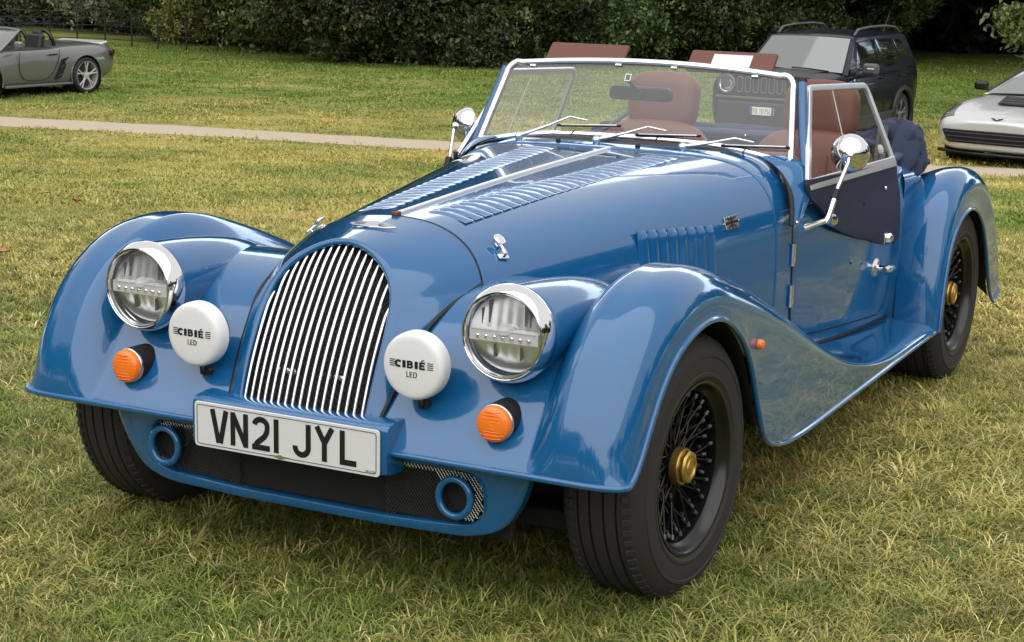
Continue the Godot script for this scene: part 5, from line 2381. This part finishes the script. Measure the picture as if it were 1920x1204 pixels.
# a patch lying on the last skin: edges give the section share at the front and rear end of it
func patch(z0: float, z1: float, lo: Array, hi: Array, off: float, s: float) -> Geo:
	var g := Geo.new()
	var rows := []
	for i in 15:
		var f := i / 14.0
		var z := lerpf(z0, z1, f)
		var best := 0
		var nv: int = skin[0].size()
		var row := PackedVector3Array()
		for j in 13:
			var q := lerpf(lerpf(lo[0], lo[1], f), lerpf(hi[0], hi[1], f), j / 12.0) * (nv - 1)
			var k := mini(int(q), nv - 2)
			var p := Vector3.ZERO
			var pn := Vector3.ZERO
			for r in range(1, skin.size()):
				if (skin[r][k] as Vector3).z <= z:
					var a: Vector3 = (skin[r - 1][k] as Vector3).lerp(skin[r - 1][k + 1], q - k)
					var b: Vector3 = (skin[r][k] as Vector3).lerp(skin[r][k + 1], q - k)
					p = a.lerp(b, clampf((a.z - z) / maxf(a.z - b.z, 1e-5), 0, 1))
					pn = ((skin[r][k + 1] as Vector3) - skin[r][k]).cross(a - b).normalized()
					break
			if pn.x < 0: pn = -pn
			p += pn * off
			row.append(Vector3(p.x * s, p.y, p.z))
		rows.append(row)
	g.grid(rows)
	return g

func arch_trim(parent: Node, m: Material, arches: Array, x: float, rad: float, flat: float) -> void:
	for w in arches:
		for s in [-1.0, 1.0]:
			var p := []
			for i in 33:
				var a := lerpf(-.30, PI + .30, i / 32.0)
				p.append(Vector3(x * s, w[1] + w[2] * sin(a), w[0] + w[2] * cos(a)))
			var g := Geo.new()
			g.tube(p, rad, 8, true, false, flat, Vector3(s, 0, 0))
			obj("arch_trim", g, m, parent)
			g = Geo.new()
			g.lathe([Vector2(w[2] + .01, -.30), Vector2(w[2] + .01, -.005)], at(Vector3(x * s, w[1], w[0]), Vector3(s, 0, 0)), 36)
			g.lathe([Vector2(w[2] + .01, -.30), Vector2(0, -.30)], at(Vector3(x * s, w[1], w[0]), Vector3(s, 0, 0)), 36)
			obj("arch_liner", g, M.black_matt, parent)

func road_wheel(parent: Node, pos: Vector3, s: float, R: float, wd: float, rim: float, spokes: int, m: Material, split := true) -> void:
	var w := Node3D.new()
	w.name = "wheel"
	parent.add_child(w, true)
	w.transform = at(pos, Vector3(s, 0, 0))
	var I := Transform3D.IDENTITY
	var g := Geo.new()
	g.lathe([Vector2(rim, -wd / 2), Vector2(R - .03, -wd / 2), Vector2(R - .005, -wd / 2 + .025), Vector2(R, -wd / 4), Vector2(R, wd / 4), Vector2(R - .005, wd / 2 - .025), Vector2(R - .03, wd / 2), Vector2(rim, wd / 2 - .005)], I, 56)
	obj("tyre", g, M.tyre, w)
	g = Geo.new()
	g.lathe([Vector2(rim - .02, -wd / 2), Vector2(rim - .012, wd / 2 - .05), Vector2(rim - .004, wd / 2 - .004), Vector2(rim + .006, wd / 2 - .001), Vector2(rim + .008, wd / 2 - .008)], I, 56)
	g.lathe([Vector2(.075, wd / 2 - .06), Vector2(.07, wd / 2 - .028), Vector2(.03, wd / 2 - .02), Vector2(0, wd / 2 - .02)], I, 24)
	obj("rim", g, m, w)
	g = Geo.new()
	g.lathe([Vector2(rim - .05, wd / 2 - .12), Vector2(rim - .055, wd / 2 - .10), Vector2(0, wd / 2 - .10)], I, 36)
	obj("brake_disc", g, M.dark_metal, w)
	for i in spokes:
		g = Geo.new()
		var a := TAU * i / spokes + .3
		for e in ([-.16, .16] if split else [0.0]):
			var p0 := Vector3(cos(a + e * .9) * .05, sin(a + e * .9) * .05, wd / 2 - .032)
			var p1 := Vector3(cos(a + e * .55) * rim * .55, sin(a + e * .55) * rim * .55, wd / 2 - .022)
			var p2 := Vector3(cos(a + e) * (rim - .008), sin(a + e) * (rim - .008), wd / 2 - .018)
			g.tube([p0, p1, p2], [.024, .017, .021] if not split else [.016, .013, .016], 8, true, false, .6, Vector3(0, 0, 1))
		obj("spoke", g, m, w)

# pane bent onto a surface: poly in (z, y), x from a callable
func side_pane(parent: Node, called: String, poly: Array, fx: Callable, s: float, m: Material) -> void:
	var ring := ring_of(round_poly(poly, .05, 4), 64)
	var mid := Vector2.ZERO
	for p in ring:
		mid += p / 64.0
	var rows := []
	for f in [1.0, .99, .6, .02]:
		var row := PackedVector3Array()
		for p in ring:
			var q: Vector2 = mid.lerp(p, f)
			row.append(Vector3((fx.call(q.y, q.x) + (.004 if f == 1.0 else .007)) * s, q.y, q.x))
		rows.append(row)
	var g := Geo.new()
	g.grid(rows, false, true)
	obj(called, g, m, parent)

func off_roader() -> void:
	var root := thing("off_road_car", "dark navy boxy off-roader with roof rails and a seven-slot grille, behind the blue car", "car", Vector3(-6.656, -1.5, -24.14), -.063)
	root.scale = Vector3(1.06, 1.04, 1.06)
	var S := [
		section(2.125, [[0, .62], [.05, .60], [.08, .62], [.09, .65], [.09, .68], [.08, .70], [.05, .71], [0, .72]]),
		section(2.115, [[0, .36], [.52, .34], [.62, .40], [.66, .55], [.665, .80], [.65, .97], [.52, 1.01], [0, 1.02]]),
		section(2.07, [[0, .30], [.64, .29], [.76, .38], [.80, .56], [.805, .82], [.78, 1.0], [.64, 1.05], [0, 1.07]]),
		section(1.92, [[0, .28], [.72, .27], [.83, .36], [.868, .56], [.872, .84], [.85, 1.02], [.70, 1.08], [0, 1.10]]),
		section(1.55, [[0, .26], [.75, .25], [.86, .34], [.89, .58], [.892, .88], [.86, 1.04], [.72, 1.10], [0, 1.125]]),
		section(1.0, [[0, .26], [.75, .25], [.86, .33], [.89, .58], [.892, .90], [.865, 1.05], [.73, 1.12], [0, 1.14]]),
		section(0.3, [[0, .26], [.75, .25], [.86, .33], [.89, .58], [.892, .90], [.865, 1.06], [.75, 1.11], [0, 1.12]]),
		section(-.6, [[0, .26], [.75, .25], [.86, .33], [.89, .58], [.892, .90], [.865, 1.06], [.75, 1.11], [0, 1.12]]),
		section(-1.5, [[0, .28], [.75, .27], [.86, .35], [.89, .58], [.892, .90], [.865, 1.06], [.75, 1.11], [0, 1.12]]),
		section(-1.95, [[0, .30], [.70, .29], [.82, .38], [.865, .58], [.87, .90], [.845, 1.06], [.72, 1.10], [0, 1.12]]),
		section(-2.09, [[0, .32], [.58, .31], [.70, .40], [.76, .58], [.77, .90], [.75, 1.04], [.64, 1.07], [0, 1.09]]),
		section(-2.11, [[0, .5], [.1, .5], [.12, .52], [.13, .58], [.13, .7], [.12, .75], [.1, .76], [0, .77]]),
	]
	var A := [[1.27, .35, .43], [-1.30, .35, .43]]
	shell("body", root, M.navy_paint, S, A)
	arch_trim(root, M.black_satin, A, .885, .045, 1.0)
	# cabin
	var T := [[-2.05, 1.10], [-1.84, 1.60], [-1.66, 1.645], [-.6, 1.685], [.22, 1.65], [.40, 1.61], [1.02, 1.10]]
	var fx := func(y: float, z: float) -> float:
		return lerpf(.83, .655, pow(clampf((y - 1.05) / .56, 0, 1), 1.25))
	var rows := []
	for i in 60:
		var z := lerpf(-2.05, 1.02, i / 59.0)
		var yt := lut(T, z)
		var row := PackedVector3Array()
		var ye := minf(1.60, yt - .02)
		for j in 12:
			var y := lerpf(1.04, ye, j / 11.0)
			row.append(Vector3(fx.call(y, z), y, z))
		var xe: float = fx.call(ye, z)
		for j in range(1, 14):
			var f := j / 13.0
			var x := xe * cos(f * PI / 2)
			row.append(Vector3(x, ye + (yt - ye) * pow(sin(f * PI / 2), .7), z))
		var full := row.duplicate()
		for j in range(row.size() - 2, -1, -1):
			full.append(Vector3(-row[j].x, row[j].y, row[j].z))
		rows.append(full)
	var g := Geo.new()
	g.grid(rows, false, false)
	obj("roof", g, M.navy_paint, root)
	g = Geo.new()
	rows = []
	for i in 9:
		var f := i / 8.0
		var row := PackedVector3Array()
		for j in 17:
			var q := j / 8.0 - 1.0
			var x := q * lerpf(.745, .62, f)
			row.append(Vector3(x, lerpf(1.125, 1.60, f) + .012 - .02 * q * q, lerpf(1.02, .43, f) + .008 + .05 * (1.0 - q * q)))
		rows.append(row)
	g.grid(rows)
	obj("windscreen", g, M.car_glass, root)
	g = Geo.new()
	g.box(Vector3(0, 1.575, .50), Vector3(.20, .09, .012), .02, Basis(Vector3.RIGHT, -.9))
	obj("sensor_patch", g, M.black_satin, root)
	for s in [-1.0, 1.0]:
		side_pane(root, "front_door_window", [Vector2(.66, 1.13), Vector2(.36, 1.54), Vector2(-.36, 1.575), Vector2(-.40, 1.13)], fx, s, M.dark_glass)
		side_pane(root, "rear_door_window", [Vector2(-.47, 1.13), Vector2(-.43, 1.575), Vector2(-1.12, 1.55), Vector2(-1.24, 1.16)], fx, s, M.dark_glass)
		side_pane(root, "quarter_window", [Vector2(-1.34, 1.22), Vector2(-1.22, 1.54), Vector2(-1.56, 1.52), Vector2(-1.74, 1.28)], fx, s, M.dark_glass)
		# mirror
		g = Geo.new()
		g.box(Vector3(1.03 * s, 1.17, .62), Vector3(.24, .17, .14), .05, Basis(Vector3.UP, -.15 * s), 4)
		g.tube([Vector3(.86 * s, 1.10, .62), Vector3(.98 * s, 1.13, .62)], .03, 8)
		var mo := obj("door_mirror", g, M.grey_plastic, root)
		g = Geo.new()
		g.box(Vector3(1.05 * s, 1.18, .695), Vector3(.11, .018, .012), .004, Basis(Vector3.UP, -.15 * s))
		obj("mirror_repeater", g, M.plate_white, mo)
		# roof rail
		g = Geo.new()
		g.tube([Vector3(.60 * s, 1.63, .25), Vector3(.60 * s, 1.72, .08), Vector3(.60 * s, 1.745, -.4), Vector3(.60 * s, 1.745, -1.1), Vector3(.60 * s, 1.715, -1.55), Vector3(.60 * s, 1.635, -1.74)], .02, 8)
		obj("roof_rail", g, M.grey_plastic, root)
		# door handles, seams
		for hz in [-.22, -1.10]:
			g = Geo.new()
			g.tube([Vector3(.895 * s, .985, hz), Vector3(.925 * s, .99, hz - .03), Vector3(.925 * s, .99, hz - .15), Vector3(.895 * s, .985, hz - .18)], .015, 8)
			obj("door_handle", g, M.navy_paint, root)
		for P in [[[.70, .38], [.74, .7], [.74, 1.09]], [[-.43, .38], [-.43, .8], [-.43, 1.1]], [[-1.0, .72], [-1.2, .86], [-1.28, 1.1]]]:
			g = Geo.new()
			var pp := []
			for p in P:
				pp.append(Vector3(.8905 * s if p[1] < .95 else (.868 * s if p[1] > 1.05 else .885 * s), p[1], p[0]))
			g.tube(curve(pp, 14), .005, 6)
			obj("door_seam", g, M.black_matt, root)
		g = Geo.new()
		g.box(Vector3(.872 * s, .36, -.02), Vector3(.06, .22, 1.72), .03, Basis(), 3)
		obj("sill_cladding", g, M.black_satin, root)
		# headlamp
		var hx := at(Vector3(.575 * s, .955, 2.128), Vector3(.10 * s, .05, 1))
		g = Geo.new()
		g.lathe([Vector2(.14, -.03), Vector2(.142, .01), Vector2(.125, .022), Vector2(.118, .006)], hx, 36)
		var hl := obj("headlamp", g, M.grey_plastic, root)
		g = Geo.new()
		g.lathe([Vector2(.118, .004), Vector2(.09, -.02), Vector2(.075, -.004), Vector2(.06, -.004), Vector2(.055, -.02), Vector2(0, -.03)], hx, 32)
		obj("reflector", g, M.bright, hl)
		g = Geo.new()
		g.lathe([Vector2(.048, -.024), Vector2(.045, -.006), Vector2(0, 0)], hx, 20)
		obj("projector", g, M.black_gloss, hl)
		g = Geo.new()
		g.lathe([Vector2(.118, .008), Vector2(.08, .016), Vector2(0, .02)], hx, 32)
		obj("lens", g, M.clear_glass, hl)
		g = Geo.new()
		g.lathe([Vector2(.055, -.02), Vector2(.055, .012), Vector2(.04, .006), Vector2(0, .01)], at(Vector3(.68 * s, .52, 2.085), Vector3(.3 * s, 0, 1)), 24)
		obj("fog_lamp", g, M.bright, root)
		g = Geo.new()
		g.lathe([Vector2(.03, 0), Vector2(.03, .004), Vector2(0, .004)], at(Vector3(.882 * s, 1.0, .86), Vector3(s, 0, 0)), 20)
		obj("side_badge", g, M.bright, root)
		road_wheel(root, Vector3(.775 * s, .35, 1.27), s, .35, .215, .235, 5, M.grey_alloy)
		road_wheel(root, Vector3(.775 * s, .35, -1.30), s, .35, .215, .235, 5, M.grey_alloy)
	# grille: gloss panel with seven upright slots
	g = Geo.new()
	g.box(Vector3(0, .955, 2.10), Vector3(1.36, .30, .05), .06, Basis(), 4)
	obj("grille_panel", g, M.navy_paint, root)
	for i in 7:
		g = Geo.new()
		var px := PackedVector2Array()
		px = round_poly([Vector2(-.037, -.105), Vector2(.037, -.105), Vector2(.037, .105), Vector2(-.037, .105)], .03, 4)
		g.plate(px, at(Vector3((i - 3) * .122, .955, 2.118)), .012, .004)
		obj("grille_slot", g, M.black_gloss, root)
		g = Geo.new()
		var loop := []
		for p in px:
			loop.append(Vector3((i - 3) * .122 + p.x * 1.08, .955 + p.y * 1.03, 2.132))
		g.tube(loop, .006, 6, false, true)
		obj("slot_rim", g, M.grey_alloy, root)
	g = Geo.new()
	g.box(Vector3(0, .765, 2.11), Vector3(1.50, .035, .05), .012, Basis(), 3)
	obj("bumper_lip", g, M.grey_plastic, root)
	g = Geo.new()
	g.box(Vector3(0, .52, 2.09), Vector3(1.46, .40, .10), .06, Basis(), 4)
	g.box(Vector3(0, .60, 2.135), Vector3(.52, .15, .03), .01, Basis(), 2)
	obj("lower_bumper", g, M.black_satin, root)
	g = Geo.new()
	g.box(Vector3(0, .585, 2.16), Vector3(.37, .115, .012), .004)
	var pl := obj("number_plate", g, M.plate_white, root)
	for s in [-1.0, 1.0]:
		g = Geo.new()
		g.box(Vector3(.165 * s, .585, 2.1665), Vector3(.036, .112, .002), .0005)
		obj("plate_band", g, M.plate_blue, pl)
	obj("plate_lettering", text_geo("FB 107SL", .074, at(Vector3(0, .583, 2.1662)), .002, false, .70), M.ink, pl)
	# bonnet panel and wipers
	g = Geo.new()
	rows = []
	for i in 9:
		var f := i / 8.0
		var row := PackedVector3Array()
		for j in 9:
			var q := j / 4.0 - 1.0
			row.append(Vector3(q * lerpf(.40, .50, f), lerpf(1.107, 1.147, f) - .012 * q * q, lerpf(1.78, 1.08, f)))
		rows.append(row)
	g.grid(rows)
	obj("bonnet_panel", g, M.black_satin, root)
	for x in [-.35, .25]:
		g = Geo.new()
		g.tube([Vector3(x + .3, 1.135, 1.06), Vector3(x, 1.16, 1.05), Vector3(x - .28, 1.17, 1.05)], .009, 6)
		obj("wiper", g, M.black_satin, root)
	g = Geo.new()
	g.tube([Vector3(.42, 1.64, -1.55), Vector3(.42, 1.93, -1.78)], [.008, .004], 6)
	obj("aerial", g, M.black_satin, root)

func wedge_coupe() -> void:
	var root := thing("sports_coupe", "silver low sports coupe with a black front splitter at the right edge", "car", Vector3(-2.86, -1.5, -24.22), -.19)
	root.scale = Vector3(1.06, 1.06, 1.06)
	var S := [
		section(2.262, [[0, .40], [.05, .40], [.07, .41], [.08, .43], [.08, .45], [.07, .47], [.05, .48], [0, .48]]),
		section(2.26, [[0, .25], [.48, .25], [.58, .29], [.62, .42], [.60, .52], [.48, .585], [.3, .605], [0, .61]]),
		section(2.15, [[0, .2], [.62, .2], [.80, .26], [.85, .42], [.83, .57], [.70, .64], [.4, .655], [0, .66]]),
		section(1.9, [[0, .18], [.72, .18], [.90, .25], [.945, .45], [.94, .63], [.80, .735], [.45, .72], [0, .725]]),
		section(1.4, [[0, .17], [.74, .17], [.91, .24], [.955, .5], [.95, .73], [.82, .85], [.5, .80], [0, .82]]),
		section(.9, [[0, .17], [.74, .17], [.90, .24], [.93, .5], [.93, .75], [.82, .87], [.55, .87], [0, .90]]),
		section(.2, [[0, .17], [.74, .17], [.90, .24], [.92, .55], [.92, .79], [.84, .90], [.6, .91], [0, .92]]),
		section(-.9, [[0, .17], [.76, .17], [.93, .24], [.955, .55], [.955, .83], [.84, .95], [.6, .95], [0, .96]]),
		section(-1.8, [[0, .22], [.76, .22], [.92, .3], [.955, .6], [.93, .86], [.82, .97], [.5, .98], [0, .99]]),
		section(-2.2, [[0, .32], [.66, .32], [.80, .4], [.84, .6], [.83, .82], [.74, .92], [.5, .94], [0, .95]]),
		section(-2.24, [[0, .5], [.1, .5], [.12, .52], [.13, .58], [.13, .7], [.12, .75], [.1, .76], [0, .77]]),
	]
	var A := [[1.36, .335, .40], [-1.35, .345, .41]]
	shell("body", root, M.silver_paint, S, A)
	arch_trim(root, M.silver_paint, A, .945, .016, 1.0)
	var T := [[-1.75, .95], [-1.1, 1.15], [-.5, 1.225], [-.05, 1.23], [.12, 1.205], [.86, .885]]
	var fx := func(y: float, z: float) -> float:
		return lerpf(.80, .52, clampf((y - .88) / .33, 0, 1))
	var rows := []
	for i in 50:
		var z := lerpf(-1.75, .86, i / 49.0)
		var yt := lut(T, z)
		var row := PackedVector3Array()
		var ye := minf(1.19, yt - .01)
		for j in 8:
			var y := lerpf(.87, ye, j / 7.0)
			row.append(Vector3(fx.call(y, z), y, z))
		var xe: float = fx.call(ye, z)
		for j in range(1, 12):
			var f := j / 11.0
			row.append(Vector3(xe * cos(f * PI / 2), ye + (yt - ye) * sin(f * PI / 2), z))
		var full := row.duplicate()
		for j in range(row.size() - 2, -1, -1):
			full.append(Vector3(-row[j].x, row[j].y, row[j].z))
		rows.append(full)
	var g := Geo.new()
	g.grid(rows)
	obj("roof", g, M.silver_paint, root)
	g = Geo.new()
	rows = []
	for i in 9:
		var f := i / 8.0
		var row := PackedVector3Array()
		for j in 17:
			var q := j / 8.0 - 1.0
			row.append(Vector3(q * lerpf(.74, .52, f), lerpf(.91, 1.20, f) + .012 - .03 * q * q, lerpf(.84, .13, f) + .012 + .10 * (1 - q * q) * (1.0 - f)))
		rows.append(row)
	g.grid(rows)
	obj("windscreen", g, M.car_glass, root)
	for s in [-1.0, 1.0]:
		side_pane(root, "side_window", [Vector2(.50, .935), Vector2(.02, 1.185), Vector2(-.55, 1.18), Vector2(-.95, .97)], fx, s, M.dark_glass)
		g = Geo.new()
		g.tube([Vector3(.775 * s, .90, .80), Vector3(.66 * s, 1.06, .46), Vector3(.545 * s, 1.205, .12)], .018, 8)
		obj("screen_pillar", g, M.black_gloss, root)
		g = Geo.new()
		g.box(Vector3(1.0 * s, .97, .50), Vector3(.20, .13, .13), .045, Basis(Vector3.UP, -.3 * s), 4)
		g.tube([Vector3(.84 * s, .90, .48), Vector3(.95 * s, .94, .5)], .02, 8)
		obj("door_mirror", g, M.black_gloss, root)
		# headlamp: dark swept-back pane in the wing
		var hl := obj("headlamp", patch(2.10, 1.62, [.56, .66], [.74, .72], .008, s), M.lamp_dark, root)
		obj("lamp_strip", patch(2.10, 1.86, [.545, .55], [.565, .565], .012, s), M.plate_white, hl)
		obj("lamp_projector", patch(2.03, 1.93, [.64, .645], [.69, .69], .014, s), M.bright, hl)
		g = Geo.new()
		g.lathe([Vector2(.022, 0), Vector2(.02, .006), Vector2(0, .008)], at(Vector3(.80 * s, .50, 2.165), Vector3(.5 * s, .1, 1)), 16)
		obj("washer_cap", g, M.silver_paint, root)
		# crease from the wing to the nose
		road_wheel(root, Vector3(.83 * s, .335, 1.36), s, .335, .25, .245, 5, M.grey_alloy)
		road_wheel(root, Vector3(.82 * s, .345, -1.35), s, .345, .28, .255, 5, M.grey_alloy)
	# mouth
	g = Geo.new()
	g.plate(round_poly([Vector2(-.66, -.085), Vector2(.66, -.085), Vector2(.76, .09), Vector2(-.76, .09)], .04, 5), at(Vector3(0, .40, 2.235)), .095, .01)
	for i in g.v.size():
		g.v[i].z -= .10 * pow(absf(g.v[i].x), 2.5)
	obj("mouth", g, M.black_matt, root)
	for y in [.345, .40, .455]:
		g = Geo.new()
		var p := []
		for i in 21:
			var x := lerpf(-.70, .70, i / 20.0)
			p.append(Vector3(x, y, 2.332 - .10 * pow(absf(x), 2.5)))
		g.tube(p, .008, 6)
		obj("mouth_bar", g, M.dark_metal, root)
	g = Geo.new()
	rows = []
	for i in 31:
		var x := lerpf(-.90, .90, i / 30.0)
		var z := 2.30 - .32 * pow(absf(x), 2.6)
		rows.append(PackedVector3Array([Vector3(x * .95, .175, z - .25), Vector3(x, .20, z - .03), Vector3(x, .195, z), Vector3(x, .16, z + .005), Vector3(x * .97, .155, z - .2)]))
	g.grid(rows)
	obj("splitter", g, M.black_gloss, root)
	# crossed-flags style chevron on the nose
	g = Geo.new()
	for s in [-1.0, 1.0]:
		var pv := PackedVector2Array([Vector2(0, -.030), Vector2(s * .085, .018), Vector2(s * .085, .030), Vector2(s * .03, .018), Vector2(0, -.004)])
		g.plate(pv, at(Vector3(0, .648, 2.215), Vector3(0, .9, 1), Vector3(0, 1, -.9)), .008, .001)
	obj("nose_emblem", g, M.black_gloss, root)
	# bonnet vent
	g = Geo.new()
	rows = []
	for i in 7:
		var f := i / 6.0
		var row := PackedVector3Array()
		for j in 9:
			var q := j / 4.0 - 1.0
			row.append(Vector3(q * lerpf(.30, .38, f), lerpf(.79, .865, f) + .02, lerpf(1.58, 1.08, f) - .04 * q * q))
		rows.append(row)
	g.grid(rows)
	obj("bonnet_vent", g, M.black_satin, root)
	for k in 3:
		g = Geo.new()
		var z := 1.50 - .15 * k
		g.box(Vector3(0, .832 + .0225 * k, z), Vector3(.56, .006, .05), .002, Basis(Vector3.RIGHT, .5))
		obj("vent_slat", g, M.dark_metal, root)

func open_two_seater() -> void:
	var root := thing("open_sports_car", "grey metallic open two-seater seen from the side at the far left", "car", Vector3(-22.14, -1.5, -22.15), -.09)
	var S := [
		section(2.20, [[0, .40], [.05, .40], [.07, .42], [.08, .45], [.08, .48], [.07, .5], [.05, .51], [0, .51]]),
		section(2.17, [[0, .24], [.45, .24], [.58, .3], [.62, .42], [.60, .52], [.5, .58], [.3, .6], [0, .61]]),
		section(2.0, [[0, .2], [.62, .2], [.78, .27], [.83, .42], [.82, .57], [.72, .66], [.4, .68], [0, .69]]),
		section(1.4, [[0, .17], [.70, .17], [.86, .24], [.90, .5], [.89, .70], [.76, .85], [.5, .80], [0, .80]]),
		section(.8, [[0, .17], [.70, .17], [.86, .22], [.885, .5], [.885, .72], [.80, .87], [.6, .88], [0, .88]]),
		section(.2, [[0, .17], [.70, .17], [.85, .22], [.865, .46], [.885, .70], [.84, .86], [.76, .875], [0, .82]]),
		section(-.4, [[0, .17], [.70, .17], [.86, .22], [.875, .46], [.895, .70], [.84, .87], [.76, .885], [0, .83]]),
		section(-.8, [[0, .17], [.72, .17], [.88, .23], [.90, .5], [.915, .72], [.82, .90], [.6, .93], [0, .95]]),
		section(-1.25, [[0, .18], [.72, .18], [.89, .25], [.915, .52], [.92, .74], [.80, .92], [.55, .95], [0, .97]]),
		section(-1.75, [[0, .22], [.70, .22], [.86, .3], [.89, .54], [.885, .76], [.78, .91], [.55, .945], [0, .96]]),
		section(-2.05, [[0, .30], [.64, .30], [.76, .38], [.80, .56], [.79, .76], [.70, .87], [.5, .90], [0, .91]]),
		section(-2.13, [[0, .36], [.5, .36], [.6, .42], [.66, .56], [.65, .72], [.58, .79], [.4, .82], [0, .83]]),
		section(-2.15, [[0, .5], [.1, .5], [.12, .52], [.13, .56], [.13, .6], [.12, .62], [.1, .63], [0, .64]]),
	]
	var A := [[1.24, .335, .385], [-1.24, .345, .395]]
	shell("body", root, M.grey_paint, S, A)
	arch_trim(root, M.grey_paint, A, .898, .014, 1.0)
	var g := Geo.new()
	g.box(Vector3(0, .80, .05), Vector3(1.36, .20, 1.15), .06, Basis(), 3)
	obj("cockpit", g, M.black_satin, root)
	for s in [-1.0, 1.0]:
		g = Geo.new()
		g.box(Vector3(.36 * s, .93, -.42), Vector3(.44, .44, .14), .06, Basis(Vector3.RIGHT, -.25), 4)
		g.box(Vector3(.36 * s, 1.13, -.50), Vector3(.24, .16, .11), .05, Basis(Vector3.RIGHT, -.2), 4)
		obj("seat", g, M.black_satin, root)
		g = Geo.new()
		g.tube(curve([Vector3(.14 * s, .90, -.72), Vector3(.16 * s, 1.10, -.68), Vector3(.26 * s, 1.20, -.66), Vector3(.44 * s, 1.20, -.66), Vector3(.56 * s, 1.10, -.68), Vector3(.58 * s, .90, -.72)], 24), .035, 10)
		obj("roll_hoop", g, M.black_gloss, root)
		g = Geo.new()
		g.tube([Vector3(.77 * s, .88, .80), Vector3(.70 * s, 1.08, .46), Vector3(.60 * s, 1.235, .16)], .03, 10, true, false, .7)
		obj("screen_pillar", g, M.grey_paint, root)
		g = Geo.new()
		g.box(Vector3(.985 * s, .99, .52), Vector3(.2, .14, .13), .05, Basis(Vector3.UP, -.2 * s), 4)
		g.tube([Vector3(.84 * s, .89, .50), Vector3(.94 * s, .95, .52)], .02, 8)
		obj("door_mirror", g, M.grey_paint, root)
		# intake behind the door
		g = Geo.new()
		g.plate(round_poly([Vector2(-.58, .33), Vector2(-.42, .30), Vector2(-.60, .68), Vector2(-.80, .72)], .03, 4), Transform3D(Basis(Vector3(0, 0, 1), Vector3.UP, Vector3(-1, 0, 0)) if s < 0 else Basis(Vector3(0, 0, 1), Vector3.UP, Vector3(-1, 0, 0)), Vector3(.86 * s if s < 0 else .90, 0, 0)), .045, .0)
		obj("side_intake", g, M.black_matt, root)
		for k in 2:
			g = Geo.new()
			g.tube([Vector3(.905 * s, .36 + .16 * k, -.50 - .06 * k), Vector3(.905 * s, .40 + .16 * k, -.60 - .08 * k)], .012, 6)
			obj("intake_vane", g, M.dark_metal, root)
		g = Geo.new()
		g.tube(curve([Vector3(.888 * s, .84, .42), Vector3(.893 * s, .62, .46), Vector3(.873 * s, .36, .40), Vector3(.868 * s, .30, .2), Vector3(.872 * s, .29, -.25), Vector3(.885 * s, .45, -.42), Vector3(.908 * s, .72, -.55), Vector3(.87 * s, .86, -.58)], 40), .006, 6)
		obj("door_seam", g, M.black_matt, root)
		g = Geo.new()
		g.tube([Vector3(.90 * s, .775, -.28), Vector3(.915 * s, .78, -.34), Vector3(.915 * s, .78, -.44), Vector3(.90 * s, .775, -.49)], .015, 8)
		obj("door_handle", g, M.black_gloss, root)
		g = Geo.new()
		g.box(Vector3(.83 * s, .76, -1.99), Vector3(.10, .13, .16), .04, Basis(Vector3.UP, .6 * s), 3)
		obj("tail_lamp", g, M.lamp_red_dark, root)
		g = Geo.new()
		g.box(Vector3(.872 * s, .215, -.05), Vector3(.04, .05, 1.7), .015)
		obj("sill", g, M.grey_alloy, root)
		road_wheel(root, Vector3(.79 * s, .335, 1.24), s, .335, .235, .262, 5, M.bright_alloy)
		road_wheel(root, Vector3(.785 * s, .345, -1.24), s, .345, .265, .268, 5, M.bright_alloy)
	g = Geo.new()
	g.tube([Vector3(-.60, 1.235, .16), Vector3(-.3, 1.262, .20), Vector3(.3, 1.262, .20), Vector3(.60, 1.235, .16)], .028, 10)
	obj("screen_header", g, M.grey_paint, root)
	g = Geo.new()
	var rows := []
	for i in 5:
		var f := i / 4.0
		var row := PackedVector3Array()
		for j in 11:
			var q := j / 5.0 - 1.0
			row.append(Vector3(q * lerpf(.75, .60, f), lerpf(.89, 1.24, f) + .02 * (1 - q * q), lerpf(.80, .16, f) + .10 * (1 - q * q) * (1 - f)))
		rows.append(row)
	g.grid(rows)
	obj("windscreen", g, M.car_glass_clear, root)
	g = Geo.new()
	g.box(Vector3(0, .925, -1.99), Vector3(1.26, .06, .20), .028, Basis(Vector3.RIGHT, .22), 3)
	obj("spoiler", g, M.bright_alloy, root)
	g = Geo.new()
	g.box(Vector3(0, .40, -2.10), Vector3(1.2, .16, .12), .05, Basis(), 3)
	obj("rear_bumper", g, M.black_satin, root)

func car_materials() -> void:
	for q in [["navy_paint", lin(.004, .005, .014), .3, .0], ["silver_paint", lin(.60, .61, .63), .32, .35], ["grey_paint", lin(.20, .205, .205), .33, .5]]:
		var m := mat(q[0], q[1], q[2], q[3])
		m.clearcoat_enabled = true
		m.clearcoat = 1.0 if q[0] != "navy_paint" else .45
		m.clearcoat_roughness = .04
		m.metallic_specular = .2
	mat("car_glass", lin(.22, .24, .24), .05, .35)
	mat("dark_glass", lin(.008, .009, .010), .04)
	var m := mat("car_glass_clear", Color(.7, .72, .72, .35), .03)
	m.transparency = BaseMaterial3D.TRANSPARENCY_ALPHA
	mat("lamp_dark", lin(.10, .11, .12), .12)
	mat("lamp_red_dark", lin(.05, .008, .008), .15)
	mat("grey_plastic", lin(.10, .105, .11), .4, .2)
	mat("grey_alloy", lin(.22, .225, .23), .4, .6)
	mat("bright_alloy", lin(.62, .63, .64), .35, .5)
	mat("plate_blue", lin(.03, .08, .35), .4)

func parked_cars() -> void:
	car_materials()
	off_roader()
	wedge_coupe()
	open_two_seater()
